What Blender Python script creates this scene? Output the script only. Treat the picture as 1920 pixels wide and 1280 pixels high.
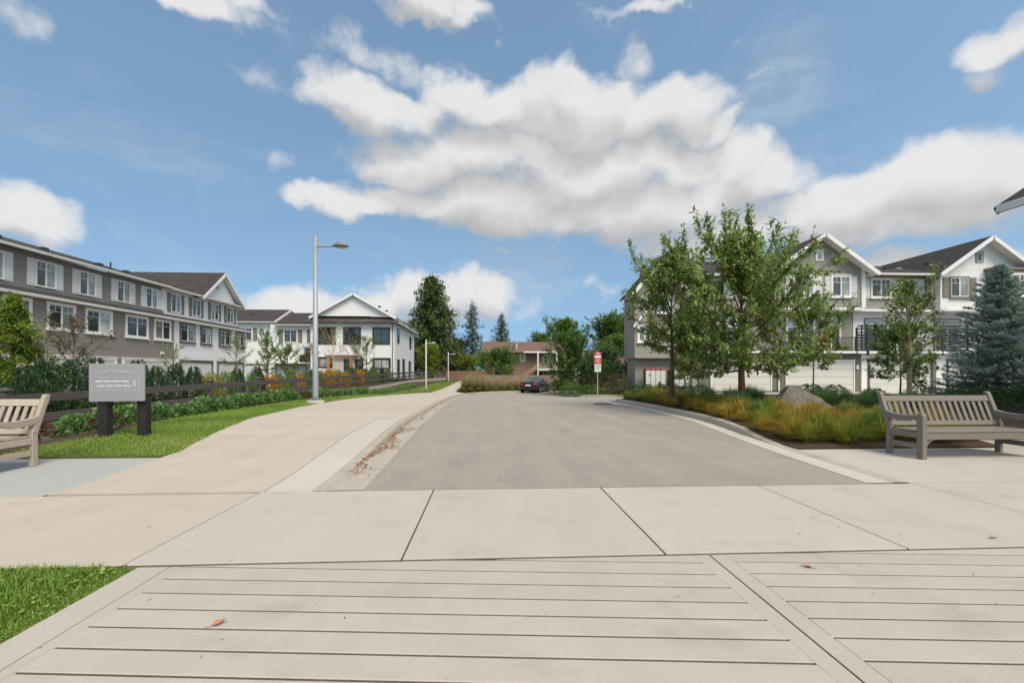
import bpy, math, random
import numpy as np
from mathutils import Vector, Matrix, noise

for o in list(bpy.data.objects): bpy.data.objects.remove(o)
S = bpy.context.scene
COL = S.collection
rad = math.radians
TH = rad(3.0)            # the camera looks three degrees to the right of the street's direction (+Y)

# ------------------------------------------------------------------ camera
cam = bpy.data.cameras.new('camera'); co = bpy.data.objects.new('camera', cam); COL.objects.link(co)
cam.sensor_width = 36; cam.lens = 16.0; cam.shift_y = 58/1920; cam.clip_start = .05; cam.clip_end = 3000
co.location = (0, 0, 1.42); co.rotation_euler = (rad(90), 0, -TH)
S.camera = co

# ------------------------------------------------------------------ light and exposure
SUN_EL, SUN_AZ = 53, 152           # azimuth clockwise from +Y: the sun stands high behind the camera, a little to the right
S.view_settings.view_transform = 'Standard'; S.view_settings.look = 'None'
S.view_settings.exposure = 0.80; S.view_settings.gamma = 1.0; S.view_settings.use_curve_mapping = False
sl = bpy.data.lights.new('sun', 'SUN'); so = bpy.data.objects.new('sun', sl); COL.objects.link(so)
sl.energy = 1.8; sl.angle = rad(32); sl.color = (1.0, .90, .77)
sd = Vector((math.sin(rad(SUN_AZ))*math.cos(rad(SUN_EL)), math.cos(rad(SUN_AZ))*math.cos(rad(SUN_EL)), math.sin(rad(SUN_EL))))
so.rotation_euler = (-sd).to_track_quat('-Z', 'Y').to_euler(); so.location = sd*60
S.cycles.max_bounces = 6; S.cycles.diffuse_bounces = 3; S.cycles.glossy_bounces = 3; S.cycles.transmission_bounces = 4
S.cycles.transparent_max_bounces = 6; S.cycles.caustics_reflective = False; S.cycles.caustics_refractive = False
S.cycles.use_denoising = True

# ------------------------------------------------------------------ sky: Nishita air with broken cumulus
W = bpy.data.worlds.new('World'); S.world = W; W.use_nodes = True
nt = W.node_tree; N = nt.nodes; LK = nt.links
for n in list(N): N.remove(n)
def sock(n, i, v):
    if isinstance(v, bpy.types.NodeSocket): LK.new(v, n.inputs[i])
    else: n.inputs[i].default_value = v
def M(op, a, b=0.0, c=0.0, clamp=False):
    n = N.new('ShaderNodeMath'); n.operation = op; n.use_clamp = clamp
    sock(n, 0, a); sock(n, 1, b); sock(n, 2, c); return n.outputs[0]
def VM(op, a, b=(0, 0, 0)):
    n = N.new('ShaderNodeVectorMath'); n.operation = op; sock(n, 0, a); sock(n, 1, b); return n.outputs[0]
def fbm(vec, scale, detail, rough=.55, dist=0.0):
    n = N.new('ShaderNodeTexNoise'); n.noise_dimensions = '3D'; sock(n, 'Vector', vec)
    n.inputs['Scale'].default_value = scale; n.inputs['Detail'].default_value = detail
    n.inputs['Roughness'].default_value = rough; n.inputs['Distortion'].default_value = dist
    return n.outputs[0]
def sstep(a, b, x):
    n = N.new('ShaderNodeMapRange'); n.interpolation_type = 'SMOOTHSTEP'; sock(n, 0, x)
    n.inputs[1].default_value = a; n.inputs[2].default_value = b; return n.outputs[0]
def cloud_dir(px, py):     # bearing and height (radians) of a cloud
    x, z = (px-960)/853.3, (698-py)/853.3
    return math.atan(x)+TH, math.atan(z/math.hypot(1, x))
CL = [  # bearing/height of cumulus masses, half width, half height, weight
 (720,205,190,62,1),(930,195,190,70,1),(1080,215,220,88,1),(1250,210,140,85,1),(940,300,330,85,1.05),(1120,330,300,85,1.05),
 (900,385,330,62,1),(1180,400,370,72,1.05),(1430,345,125,85,1),(1500,425,420,62,1),(1610,365,170,80,1),(1770,330,280,112,1.05),(1930,310,190,90,1),
 (1700,420,300,70,1),(1330,240,80,40,.7),(600,365,75,36,.9),(690,390,110,42,.9),(540,300,44,25,.5),(60,405,125,72,1),(-60,390,150,80,1),
 (340,0,200,44,.95),(480,25,60,28,.6),(800,15,110,45,1),(870,45,60,40,.8),(690,108,100,46,.38),(480,135,80,42,.42),(620,150,70,20,.28),
 (1310,-8,240,22,.7),(1395,75,75,36,.40),(1190,105,55,60,.42),(1890,40,140,62,.9),(1860,120,80,40,.6),(20,20,70,50,.5),(800,135,40,14,.25),
 (540,585,150,58,1),(700,570,110,56,1),(830,560,115,72,1.05),(930,570,78,58,1),(640,620,300,40,.9),(1700,520,400,60,.8),(1000,660,500,30,.45),
 (1150,545,55,22,.45),(930,470,45,20,.5),(1420,140,55,14,.4)]
tc = N.new('ShaderNodeTexCoord').outputs['Generated']
def cloud_density(vec):
    wn = N.new('ShaderNodeTexNoise'); sock(wn, 'Vector', vec); wn.inputs['Scale'].default_value = 7; wn.inputs['Detail'].default_value = 4
    wv = VM('SCALE', VM('SUBTRACT', wn.outputs['Color'], (.5, .5, .5))); wv.node.inputs['Scale'].default_value = .14
    v2 = VM('ADD', vec, wv)
    sp = N.new('ShaderNodeSeparateXYZ'); LK.new(v2, sp.inputs[0])
    az = M('ARCTAN2', sp.outputs[0], sp.outputs[1]); el = M('ARCSINE', sp.outputs[2])
    d = None
    for px, py, rx, ry, w in CL:
        a, e = cloud_dir(px, py)
        a2, _ = cloud_dir(px+rx, py); a1, _ = cloud_dir(px-rx, py); _, e2 = cloud_dir(px, py-ry); _, e1 = cloud_dir(px, py+ry)
        ra, re = (a2-a1)/2*1.06, (e2-e1)/2*1.04
        q = M('MULTIPLY_ADD', az, 1/ra, -a/ra); r = M('MULTIPLY_ADD', el, 1/re, -e/re)
        s = M('MULTIPLY_ADD', q, q, M('MULTIPLY', r, r)); f = M('MULTIPLY_ADD', s, -w*.75, w*.75)
        d = f if d is None else M('SMOOTH_MAX', d, f, .12)
    # beyond the picture the same broken cumulus goes on
    far = sstep(.92, 1.15, M('MAXIMUM', M('ABSOLUTE', az), M('MULTIPLY', el, 1.45)))
    gen = M('MULTIPLY_ADD', fbm(vec, 2.2, 3), 5.0, -2.35)
    d = M('MAXIMUM', d, M('MULTIPLY_ADD', far, M('ADD', gen, 2.0), -2.0))
    nz = M('ADD', M('MULTIPLY', fbm(vec, 8, 8, .58), 1.0), M('MULTIPLY', fbm(vec, 26, 5, .55), .22))
    d = M('MAXIMUM', d, -1.5)
    return M('MULTIPLY_ADD', M('SUBTRACT', nz, .70), 1.35, d), d, nz
up = VM('ADD', tc, (.014, 0, .055))
D0, m0, n0 = cloud_density(tc); D1, m1, n1 = cloud_density(VM('NORMALIZE', up))
vs = VM('MULTIPLY', tc, (1, 1, 2.2))
veil = M('MULTIPLY', sstep(.46, .74, fbm(vs, 3.2, 7, .6, .6)), .22)     # thin high veil between the cumulus
alpha = M('MAXIMUM', M('MULTIPLY', sstep(.0, .50, D0), .96), veil)
lit = sstep(-.30, .32, M('ADD', M('SUBTRACT', m0, m1), M('MULTIPLY', M('SUBTRACT', n0, n1), .5)))
thick = sstep(.30, 1.0, m1)
br = M('ADD', M('MULTIPLY', lit, .29), M('SUBTRACT', .63, M('MULTIPLY', thick, .09)))
br = M('ADD', br, M('MULTIPLY', M('SUBTRACT', fbm(tc, 14, 6, .6), .5), .10))
ccol = N.new('ShaderNodeCombineColor'); sock(ccol, 0, M('MULTIPLY_ADD', br, 1.02, -.012)); sock(ccol, 1, br); sock(ccol, 2, M('MULTIPLY_ADD', br, .965, .028))
svec = VM('NORMALIZE', VM('ADD', VM('MULTIPLY', tc, (1, 1, .75)), (0, 0, .30)))
sky = N.new('ShaderNodeTexSky'); sky.sky_type = 'NISHITA'; sky.sun_disc = False
sky.sun_elevation = rad(SUN_EL); sky.sun_rotation = rad(SUN_AZ); sky.altitude = 50; sky.air_density = 1.0; sky.dust_density = 1.3; sky.ozone_density = 1.0
LK.new(svec, sky.inputs[0])
CLOUD_GAIN, SKY_STRENGTH = 4.25, .12
cg = VM('SCALE', ccol.outputs[0]); cg.node.inputs['Scale'].default_value = CLOUD_GAIN
mx = N.new('ShaderNodeMix'); mx.data_type = 'RGBA'; LK.new(alpha, mx.inputs[0]); LK.new(VM('ADD', VM('MULTIPLY', sky.outputs[0], (.92, 1.05, .95)), (.10, .09, .08)), mx.inputs[6]); LK.new(cg, mx.inputs[7])
bgn = N.new('ShaderNodeBackground'); LK.new(mx.outputs[2], bgn.inputs[0]); bgn.inputs[1].default_value = SKY_STRENGTH
wo = N.new('ShaderNodeOutputWorld'); LK.new(bgn.outputs[0], wo.inputs[0])
W.cycles.sampling_method = 'MANUAL'; W.cycles.sample_map_resolution = 512

# ------------------------------------------------------------------ materials
def srgb(r, g, b):
    f = lambda c: (c/255/12.92) if c <= 10 else ((c/255+.055)/1.055)**2.4
    return (f(r), f(g), f(b), 1)
def lin(r, g, b): return (r, g, b, 1)
def newmat(name):
    m = bpy.data.materials.new(name); m.use_nodes = True; t = m.node_tree
    return m, t, t.nodes['Principled BSDF']
def mat(name, c, rough=.75, spec=.3, var=.12, scale=6.0, fine=0.0, fscale=150, bump=0.0, bscale=40, metal=0.0, rows=0.0, stretch=None, blotch=0.0, bcol=None, specks=None, scol=lin(.16, .13, .10), piece=0.0, streak=0.0):
    """Principled with two layers of noise in the colour, optional relief; rows = shingle courses of that height."""
    m, t, p = newmat(name); n = t.nodes; l = t.links
    p.inputs['Roughness'].default_value = rough; p.inputs['Specular IOR Level'].default_value = spec; p.inputs['Metallic'].default_value = metal
    g = n.new('ShaderNodeNewGeometry').outputs['Position']
    if stretch:
        mp = n.new('ShaderNodeMapping'); l.new(n.new('ShaderNodeTexCoord').outputs['Object'], mp.inputs[0]); mp.inputs['Scale'].default_value = stretch; g = mp.outputs[0]
    def nz(s, d=5, r=.6):
        q = n.new('ShaderNodeTexNoise'); l.new(g, q.inputs['Vector']); q.inputs['Scale'].default_value = s; q.inputs['Detail'].default_value = d; q.inputs['Roughness'].default_value = r; return q.outputs[0]
    def mth(op, a, b):
        q = n.new('ShaderNodeMath'); q.operation = op
        for i, v in enumerate((a, b)):
            if isinstance(v, (int, float)): q.inputs[i].default_value = v
            else: l.new(v, q.inputs[i])
        return q.outputs[0]
    f = mth('ADD', mth('MULTIPLY', mth('SUBTRACT', nz(scale), .5), var*2.4), 1.0)
    if fine: f = mth('ADD', f, mth('MULTIPLY', mth('SUBTRACT', nz(fscale, 3), .5), fine*2.4))
    if piece: f = mth('ADD', f, mth('MULTIPLY', mth('SUBTRACT', n.new('ShaderNodeObjectInfo').outputs['Random'], .5), piece*2))
    if streak:
        mpp = n.new('ShaderNodeMapping'); l.new(g, mpp.inputs[0]); mpp.inputs['Scale'].default_value = (2.2, .22, 1); q2 = n.new('ShaderNodeTexNoise'); l.new(mpp.outputs[0], q2.inputs['Vector']); q2.inputs['Scale'].default_value = 1.0; q2.inputs['Detail'].default_value = 5
        f = mth('ADD', f, mth('MULTIPLY', mth('SUBTRACT', q2.outputs[0], .5), streak*2.4))
    h = None
    if rows:
        sp = n.new('ShaderNodeSeparateXYZ'); l.new(g, sp.inputs[0])
        fr = mth('FRACT', mth('MULTIPLY', sp.outputs[2], 1/rows), 0)
        row = mth('FLOOR', mth('MULTIPLY', sp.outputs[2], 1/rows), 0)
        cb = n.new('ShaderNodeCombineXYZ')
        l.new(mth('FLOOR', mth('ADD', mth('MULTIPLY', mth('ADD', sp.outputs[0], sp.outputs[1]), 3.2), mth('MULTIPLY', row, .37)), 0), cb.inputs[0]); l.new(row, cb.inputs[1])
        wn = n.new('ShaderNodeTexWhiteNoise'); l.new(cb.outputs[0], wn.inputs[0])
        f = mth('ADD', f, mth('MULTIPLY', mth('SUBTRACT', wn.outputs[0], .5), .34)); h = fr
    vm = n.new('ShaderNodeVectorMath'); vm.operation = 'SCALE'; vm.inputs[0].default_value = c[:3]; l.new(f, vm.inputs['Scale'])
    out = vm.outputs[0]
    if blotch:
        k = n.new('ShaderNodeMapRange'); l.new(nz(1.3, 6, .65), k.inputs[0]); k.inputs[1].default_value = .54; k.inputs[2].default_value = .72; k.inputs[4].default_value = blotch
        mxx = n.new('ShaderNodeMix'); mxx.data_type = 'RGBA'; l.new(k.outputs[0], mxx.inputs[0]); l.new(out, mxx.inputs[6]); mxx.inputs[7].default_value = bcol or lin(.1, .09, .08); out = mxx.outputs[2]
    for sc_, rr, am in (specks or ()):
        vo = n.new('ShaderNodeTexVoronoi'); vo.inputs['Scale'].default_value = sc_; l.new(g, vo.inputs['Vector']); pn = mth('MULTIPLY', mth('SUBTRACT', nz(sc_*4, 3), .5), rr*1.6)
        k = n.new('ShaderNodeMapRange'); l.new(mth('ADD', vo.outputs['Distance'], pn), k.inputs[0]); k.inputs[1].default_value = rr; k.inputs[2].default_value = rr*.55
        sp3 = n.new('ShaderNodeSeparateXYZ'); l.new(vo.outputs['Color'], sp3.inputs[0]); th_ = mth('GREATER_THAN', sp3.outputs[0], .62)
        mxs = n.new('ShaderNodeMix'); mxs.data_type = 'RGBA'; l.new(mth('MULTIPLY', mth('MULTIPLY', k.outputs[0], th_), am), mxs.inputs[0]); l.new(out, mxs.inputs[6]); mxs.inputs[7].default_value = scol; out = mxs.outputs[2]
    l.new(out, p.inputs['Base Color'])
    if bump or rows:
        b = n.new('ShaderNodeBump'); b.inputs['Strength'].default_value = bump or .5; b.inputs['Distance'].default_value = .02
        src = nz(bscale, 4)
        if h is not None: src = mth('ADD', mth('MULTIPLY', src, .5), h)
        l.new(src, b.inputs['Height']); l.new(b.outputs[0], p.inputs['Normal'])
    return m
def leafmat(name, cols, trans=.30, rough=.55, gain=1.3):
    """Foliage: every leaf carries its own random value v that picks a colour from the ramp."""
    m, t, p = newmat(name); n = t.nodes; l = t.links
    a = n.new('ShaderNodeAttribute'); a.attribute_name = 'v'
    r = n.new('ShaderNodeValToRGB'); l.new(a.outputs['Fac'], r.inputs[0]); e = r.color_ramp.elements
    while len(e) < len(cols): e.new(.5)
    for i, c in enumerate(cols): e[i].position = i/(len(cols)-1); e[i].color = (c[0]*gain, c[1]*gain, c[2]*gain, 1)
    l.new(r.outputs[0], p.inputs['Base Color']); p.inputs['Roughness'].default_value = rough; p.inputs['Specular IOR Level'].default_value = .35
    tr = n.new('ShaderNodeBsdfTranslucent'); l.new(r.outputs[0], tr.inputs[0])
    ms = n.new('ShaderNodeMixShader'); ms.inputs[0].default_value = trans; l.new(p.outputs[0], ms.inputs[1]); l.new(tr.outputs[0], ms.inputs[2])
    l.new(ms.outputs[0], n['Material Output'].inputs[0]); return m
def glassmat(name, c, rough=.04):
    m, t, p = newmat(name); n = t.nodes; l = t.links
    p.inputs['Roughness'].default_value = rough; p.inputs['Specular IOR Level'].default_value = .9; p.inputs['IOR'].default_value = 1.5
    g = n.new('ShaderNodeNewGeometry').outputs['Position']
    q = n.new('ShaderNodeTexNoise'); l.new(g, q.inputs['Vector']); q.inputs['Scale'].default_value = .9; q.inputs['Detail'].default_value = 3
    vm = n.new('ShaderNodeVectorMath'); vm.operation = 'SCALE'; vm.inputs[0].default_value = c[:3]
    k = n.new('ShaderNodeMapRange'); l.new(q.outputs[0], k.inputs[0]); k.inputs[1].default_value = .3; k.inputs[2].default_value = .7; k.inputs[3].default_value = .5; k.inputs[4].default_value = 1.5
    l.new(k.outputs[0], vm.inputs['Scale']); l.new(vm.outputs[0], p.inputs['Base Color'])
    return m
MT = dict(
 conc=mat('concrete_grey', lin(.475, .428, .368), .85, .2, .055, 1.6, .05, 90, .10, 120, blotch=.5, bcol=lin(.37, .325, .268), piece=.035, streak=.05, specks=((.8, .13, .22), (2.2, .055, .45), (7, .05, .5))),
 conc_warm=mat('concrete_beige', lin(.495, .428, .345), .85, .2, .06, 1.4, .05, 90, .10, 120, blotch=.5, bcol=lin(.42, .35, .27), piece=.03, streak=.05, specks=((.8, .13, .22), (2.2, .055, .45), (7, .05, .5))),
 conc_cool=mat('concrete_cool', lin(.40, .39, .37), .85, .2, .06, 1.4, .05, 90, .10, 120, specks=((.8, .13, .22), (2.2, .055, .45), (7, .05, .5))),
 conc_new=mat('concrete_pale', lin(.525, .475, .405), .85, .2, .06, 2.2, .05, 90, .10, 120, blotch=.3, bcol=lin(.42, .38, .32), piece=.03, specks=((.8, .13, .22), (2.2, .055, .45), (7, .05, .5))),
 stamp=mat('concrete_stamped', lin(.455, .405, .345), .85, .22, .10, 2.4, .07, 60, .16, 30, blotch=.7, bcol=lin(.34, .30, .25), piece=.03, specks=((.8, .13, .22), (2.2, .055, .45), (7, .05, .5))),
 kerb=mat('kerb_concrete', lin(.43, .38, .31), .9, .2, .14, 4.0, .10, 60, .25, 50, blotch=.75, bcol=lin(.27, .23, .18)),
 joint=mat('joint_dirt', lin(.19, .155, .12), .95, .1, .45, 14, .3, 60),
 asphalt=mat('worn_asphalt', lin(.36, .316, .270), .82, .3, .12, 1.1, .50, 42, .7, 90, blotch=.55, bcol=lin(.285, .25, .215), streak=.13, specks=((1.1, .10, .35), (9, .06, .5))),
 tar=mat('tar_patch', lin(.12, .105, .09), .85, .3, .2, 4, .3, 40, .5, 60),
 soil=mat('bark_mulch', lin(.085, .058, .04), .95, .1, .4, 9, .4, 60, .9, 40),
 dirt=mat('grass_floor', lin(.09, .12, .03), .95, .1, .4, 4, .3, 60, .5, 40),
 ground=mat('far_ground', lin(.09, .10, .045), .95, .1, .3, .3),
 lap_grey=mat('grey_siding', srgb(140, 131, 125), .7, .25, .04, 2), white=mat('white_paint', lin(.78, .765, .735), .6, .3, .03, 2),
 lap_white=mat('white_siding', lin(.80, .785, .76), .65, .3, .03, 2), lap_taupe=mat('taupe_siding', srgb(152, 148, 138), .7, .25, .04, 2),
 lap_green=mat('green_grey_siding', srgb(110, 111, 103), .7, .25, .04, 2), shut_grey=mat('grey_shutter_paint', srgb(128, 122, 112), .65, .25, .05, 4),
 trim_dark=mat('dark_trim', srgb(96, 92, 90), .65, .3, .05, 4), shut_white=mat('white_shutter_paint', lin(.66, .645, .61), .65, .25, .04, 5),
 charcoal=mat('charcoal_metal', srgb(50, 47, 46), .45, .5, .06, 4), black=mat('black_metal', lin(.025, .024, .025), .45, .5, .1, 5),
 shingle=mat('asphalt_shingle', srgb(72, 66, 65), .95, .15, .12, 1.2, .25, 40, .6, 60, rows=.14),
 shingle_brown=mat('brown_shingle', srgb(118, 94, 84), .95, .15, .10, 1.2, .2, 30, .6, 60, rows=.16),
 seam_metal=mat('standing_seam_metal', srgb(96, 86, 82), .38, .5, .06, 2, metal=.3),
 door=mat('garage_door_paint', lin(.60, .585, .55), .6, .3, .03, 2, piece=.015),
 glass=glassmat('window_glass', lin(.045, .05, .05)), blind=glassmat('window_glass_blind', lin(.24, .27, .26), .08), blindw=glassmat('window_glass_curtain', lin(.40, .41, .39), .10),
 glassb=glassmat('clubhouse_glass', lin(.03, .035, .03), .03),
 fence=mat('fence_paint', srgb(96, 88, 85), .6, .3, .07, 5, .05, 50, .1, 60, piece=.06), post_dark=mat('sign_post_wood', lin(.032, .027, .026), .7, .3, .4, 6, .3, 40, .4, 30, stretch=(9, 9, 1)),
 galv=mat('galvanised_steel', srgb(158, 162, 166), .5, .5, .05, 6, metal=.25), pole_white=mat('pale_steel', srgb(190, 190, 184), .5, .4, .04, 5),
 lampglass=mat('lamp_lens', srgb(190, 186, 170), .3, .5, .05, 9), lamp_dark=mat('lamp_housing', srgb(118, 114, 108), .5, .5, .05, 9),
 bench_grey=mat('grey_bench_paint', srgb(128, 119, 111), .6, .3, .07, 8, .06, 60, .15, 50, stretch=(1, 6, 6), piece=.06),
 teak=mat('weathered_teak', srgb(180, 166, 150), .75, .2, .13, 5, .10, 40, .35, 30, stretch=(1.2, 9, 9), piece=.10),
 board=mat('sign_aluminium', srgb(160, 157, 159), .45, .4, .04, 3), print_lt=mat('sign_print', srgb(206, 203, 205), .5, .3, .03, 5), print_md=mat('sign_print_faint', srgb(172, 169, 171), .5, .3, .03, 5),
 red=mat('sign_red', srgb(188, 84, 84), .5, .4, .05, 8), signwhite=mat('sign_white', srgb(225, 222, 215), .5, .4, .04, 8), signblue=mat('sign_blue_print', srgb(120, 140, 175), .5, .4, .1, 8), signdark=mat('sign_dark_red', srgb(140, 40, 45), .5, .4, .1, 8),
 cedar=mat('cedar_boards', srgb(142, 108, 88), .85, .15, .16, 2.5, .15, 30, .3, 20, stretch=(6, 6, .7), piece=.12), cedar_old=mat('old_cedar_boards', srgb(152, 130, 112), .85, .15, .16, 2.5, .15, 30, .3, 20, stretch=(6, 6, .7), piece=.14), cedar_post=mat('cedar_post', srgb(190, 125, 62), .7, .2, .12, 4),
 brown_wall=mat('brown_siding', srgb(142, 114, 98), .85, .2, .08, 3), rock=mat('basalt_boulder', srgb(118, 110, 103), .85, .25, .3, 4.5, .25, 26, 1.0, 9, blotch=.6, bcol=srgb(142, 132, 120)),
 bark=mat('bark', srgb(98, 78, 64), .9, .15, .3, 12, .2, 60, .7, 30, stretch=(1, 1, .3)), bark_pale=mat('pale_bark', srgb(186, 170, 132), .9, .15, .3, 10, .2, 60, .5, 30), bark_grey=mat('grey_bark', srgb(128, 118, 106), .9, .15, .25, 10, .2, 60, .5, 30),
 car=mat('black_car_paint', lin(.018, .018, .022), .25, .6, .05, 3), carglass=glassmat('car_glass', lin(.06, .065, .07), .05), tyre=mat('tyre', lin(.02, .02, .02), .8, .2, .1, 8), rim=mat('alloy', srgb(150, 150, 152), .35, .5, .05, 8, metal=.7),
 tail=mat('tail_light', srgb(190, 30, 30), .25, .6, .05, 8), plate=mat('plate_white', srgb(225, 225, 225), .5, .4, .02, 8), mailgrey=mat('mailbox_grey', srgb(205, 205, 196), .5, .4, .03, 4),
)
L_ = lambda *c: [lin(*x) for x in c]
MT.update(
 lawn=leafmat('lawn_blades', L_((.06, .105, .014), (.115, .19, .025), (.19, .255, .042), (.29, .275, .10)), .35, .55, 1.7),
 cherry=leafmat('cherry_leaves', L_((.036, .050, .015), (.062, .086, .022), (.10, .130, .036), (.15, .175, .06)), .45, .42, 3.4),
 cherry2=leafmat('cherry_leaves_light', L_((.042, .066, .015), (.075, .106, .024), (.12, .155, .036), (.175, .205, .06)), .45, .45, 2.9),
 orange=leafmat('orange_leaves', L_((.45, .12, .02), (.6, .22, .03)), .4),
 yellowing=leafmat('yellowing_leaves', L_((.03, .06, .018), (.05, .085, .025), (.08, .11, .03), (.30, .32, .03)), .42, .5, 3.0),
 bright=leafmat('bright_green_leaves', L_((.05, .10, .015), (.09, .17, .02), (.15, .24, .035), (.22, .29, .05)), .4, .5, 1.5),
 darkleaf=leafmat('dark_green_leaves', L_((.014, .032, .012), (.025, .055, .018), (.045, .085, .025), (.075, .12, .04)), .25, .5, 1.8),
 midleaf=leafmat('mid_green_leaves', L_((.025, .055, .012), (.05, .095, .02), (.085, .14, .03), (.14, .19, .05)), .38, .5, 2.2),
 yew=leafmat('yew_needles', L_((.010, .024, .012), (.018, .042, .018), (.035, .07, .026), (.07, .12, .035)), .2, .5, 1.7),
 cypress=leafmat('golden_cypress', L_((.07, .10, .015), (.13, .18, .02), (.20, .26, .03), (.30, .33, .05)), .35, .5, 1.5),
 bluespruce=leafmat('blue_spruce_needles', L_((.05, .068, .060), (.085, .108, .096), (.135, .16, .145), (.205, .235, .212)), .18, .55, 3.7),
 fir=leafmat('fir_needles', L_((.022, .032, .012), (.042, .056, .018), (.072, .088, .028), (.12, .13, .045)), .25, .55, 2.9),
 fir_grey=leafmat('grey_fir_needles', L_((.025, .038, .025), (.045, .062, .04), (.075, .095, .06), (.11, .13, .085)), .22, .55, 2.5),
 hosta=leafmat('hydrangea_leaves', L_((.03, .065, .018), (.06, .12, .03), (.11, .18, .055), (.19, .26, .11)), .32, .45, 2.1),
 redplant=leafmat('dark_red_leaves', L_((.05, .018, .02), (.10, .03, .03), (.08, .06, .03)), .25),
 orangeshrub=leafmat('orange_shrub_leaves', L_((.25, .10, .01), (.42, .20, .015), (.5, .28, .03), (.12, .15, .02)), .4),
 yellowshrub=leafmat('yellow_shrub_leaves', L_((.10, .13, .015), (.22, .22, .02), (.34, .30, .03), (.12, .17, .02)), .4),
 reddish=leafmat('bronze_shrub_leaves', L_((.04, .05, .02), (.09, .06, .03), (.12, .10, .05), (.06, .08, .03)), .3, .5, 1.8),
 grassO=leafmat('orange_grass', L_((.10, .10, .015), (.22, .20, .025), (.30, .24, .04), (.42, .17, .03), (.40, .27, .12)), .4, .5, 1.6),
 grassY=leafmat('yellow_green_grass', L_((.07, .10, .015), (.15, .18, .02), (.24, .25, .03), (.32, .24, .07)), .4, .5, 1.55),
 grassG=leafmat('green_grass', L_((.03, .075, .018), (.06, .13, .03), (.10, .18, .05), (.18, .22, .08)), .35, .5, 1.6),
 feather=leafmat('feather_grass', L_((.16, .14, .05), (.30, .24, .12), (.40, .32, .19), (.20, .20, .05)), .4, .6, 1.5),
 litter=leafmat('dead_leaves', L_((.14, .07, .035), (.22, .11, .06), (.28, .13, .09), (.32, .2, .11)), .1, .8),
)

# ------------------------------------------------------------------ helpers
ORG = {}
def link(o, parent=None):
    COL.objects.link(o)
    if parent is not None: o.parent = parent
    return o
def tag(o, label=None, cat=None, group=None, kind=None):
    if label: o['label'] = label
    if cat: o['category'] = cat
    if group: o['group'] = group
    if kind: o['kind'] = kind
    return o
def thing(name, label, cat, loc=(0, 0, 0), rz=0.0, group=None, org=(0, 0, 0)):
    """An Empty at the thing's base; parts are drawn in drawing coordinates of which org is the Empty's place."""
    o = bpy.data.objects.new(name, None); link(o); o.location = loc; o.rotation_euler = (0, 0, rz); o.empty_display_size = .2
    ORG[o.name] = org; return tag(o, label, cat, group)
class MB:
    def __init__(s): s.v = []; s.f = []
    def add(s, vs, fs):
        b = len(s.v); s.v += [tuple(v) for v in vs]; s.f += [tuple(i+b for i in f) for f in fs]; return s
    def box(s, x0, x1, y0, y1, z0, z1):
        return s.add([(x0,y0,z0),(x1,y0,z0),(x1,y1,z0),(x0,y1,z0),(x0,y0,z1),(x1,y0,z1),(x1,y1,z1),(x0,y1,z1)],
                     [(0,3,2,1),(4,5,6,7),(0,1,5,4),(1,2,6,5),(2,3,7,6),(3,0,4,7)])
    def bar(s, a, b, w, h, up=(0, 0, 1)):
        """A rectangular bar from a to b, w wide, h deep along up."""
        a = Vector(a); b = Vector(b); d = (b-a).normalized(); u = Vector(up); x = d.cross(u).normalized(); u = x.cross(d).normalized()
        vs = []
        for p in (a, b):
            for sx, su in ((-1,-1),(1,-1),(1,1),(-1,1)): vs.append(p+x*sx*w/2+u*su*h/2)
        return s.add(vs, [(0,1,2,3),(7,6,5,4),(0,4,5,1),(1,5,6,2),(2,6,7,3),(3,7,4,0)])
    def prism(s, poly, off):
        """A closed prism: polygon (3D points) pushed along the vector off."""
        n = len(poly); o = Vector(off); a = [Vector(p) for p in poly]
        return s.add(a+[p+o for p in a], [tuple(range(n)), tuple(range(2*n-1, n-1, -1))]+[(i, i+n, (i+1) % n+n, (i+1) % n) for i in range(n)])
    def tube(s, pts, rs, n=6, cap=True):
        pts = [Vector(p) for p in pts]; b = len(s.v)
        if isinstance(rs, (int, float)): rs = [rs]*len(pts)
        for i, p in enumerate(pts):
            d = (pts[min(i+1, len(pts)-1)]-pts[max(i-1, 0)]).normalized()
            x = d.cross(Vector((.31, .17, .93))); x = x.normalized() if x.length > 1e-4 else Vector((1, 0, 0)); y = d.cross(x)
            for k in range(n):
                a = 2*math.pi*k/n; s.v.append(tuple(p+(x*math.cos(a)+y*math.sin(a))*rs[i]))
        for i in range(len(pts)-1):
            for k in range(n): s.f.append((b+i*n+k, b+i*n+(k+1) % n, b+(i+1)*n+(k+1) % n, b+(i+1)*n+k))
        if cap: s.f.append(tuple(b+k for k in range(n))[::-1]); s.f.append(tuple(b+(len(pts)-1)*n+k for k in range(n)))
        return s
    def build(s, name, m, parent=None, org=None, smooth=False, bevel=0, loc=None, **kw):
        if org is None:
            q = parent
            while q is not None and q.name not in ORG: q = q.parent
            org = ORG[q.name] if q is not None else (0, 0, 0)
        me = bpy.data.meshes.new(name); me.from_pydata([(v[0]-org[0], v[1]-org[1], v[2]-org[2]) for v in s.v], [], s.f); me.update()
        o = bpy.data.objects.new(name, me); link(o, parent); me.materials.append(MT[m] if isinstance(m, str) else m)
        if smooth: me.shade_smooth()
        if bevel:
            b = o.modifiers.new('b', 'BEVEL'); b.width = bevel; b.segments = 2; b.limit_method = 'ANGLE'
        if loc: o.location = loc
        return tag(o, **kw)
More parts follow.
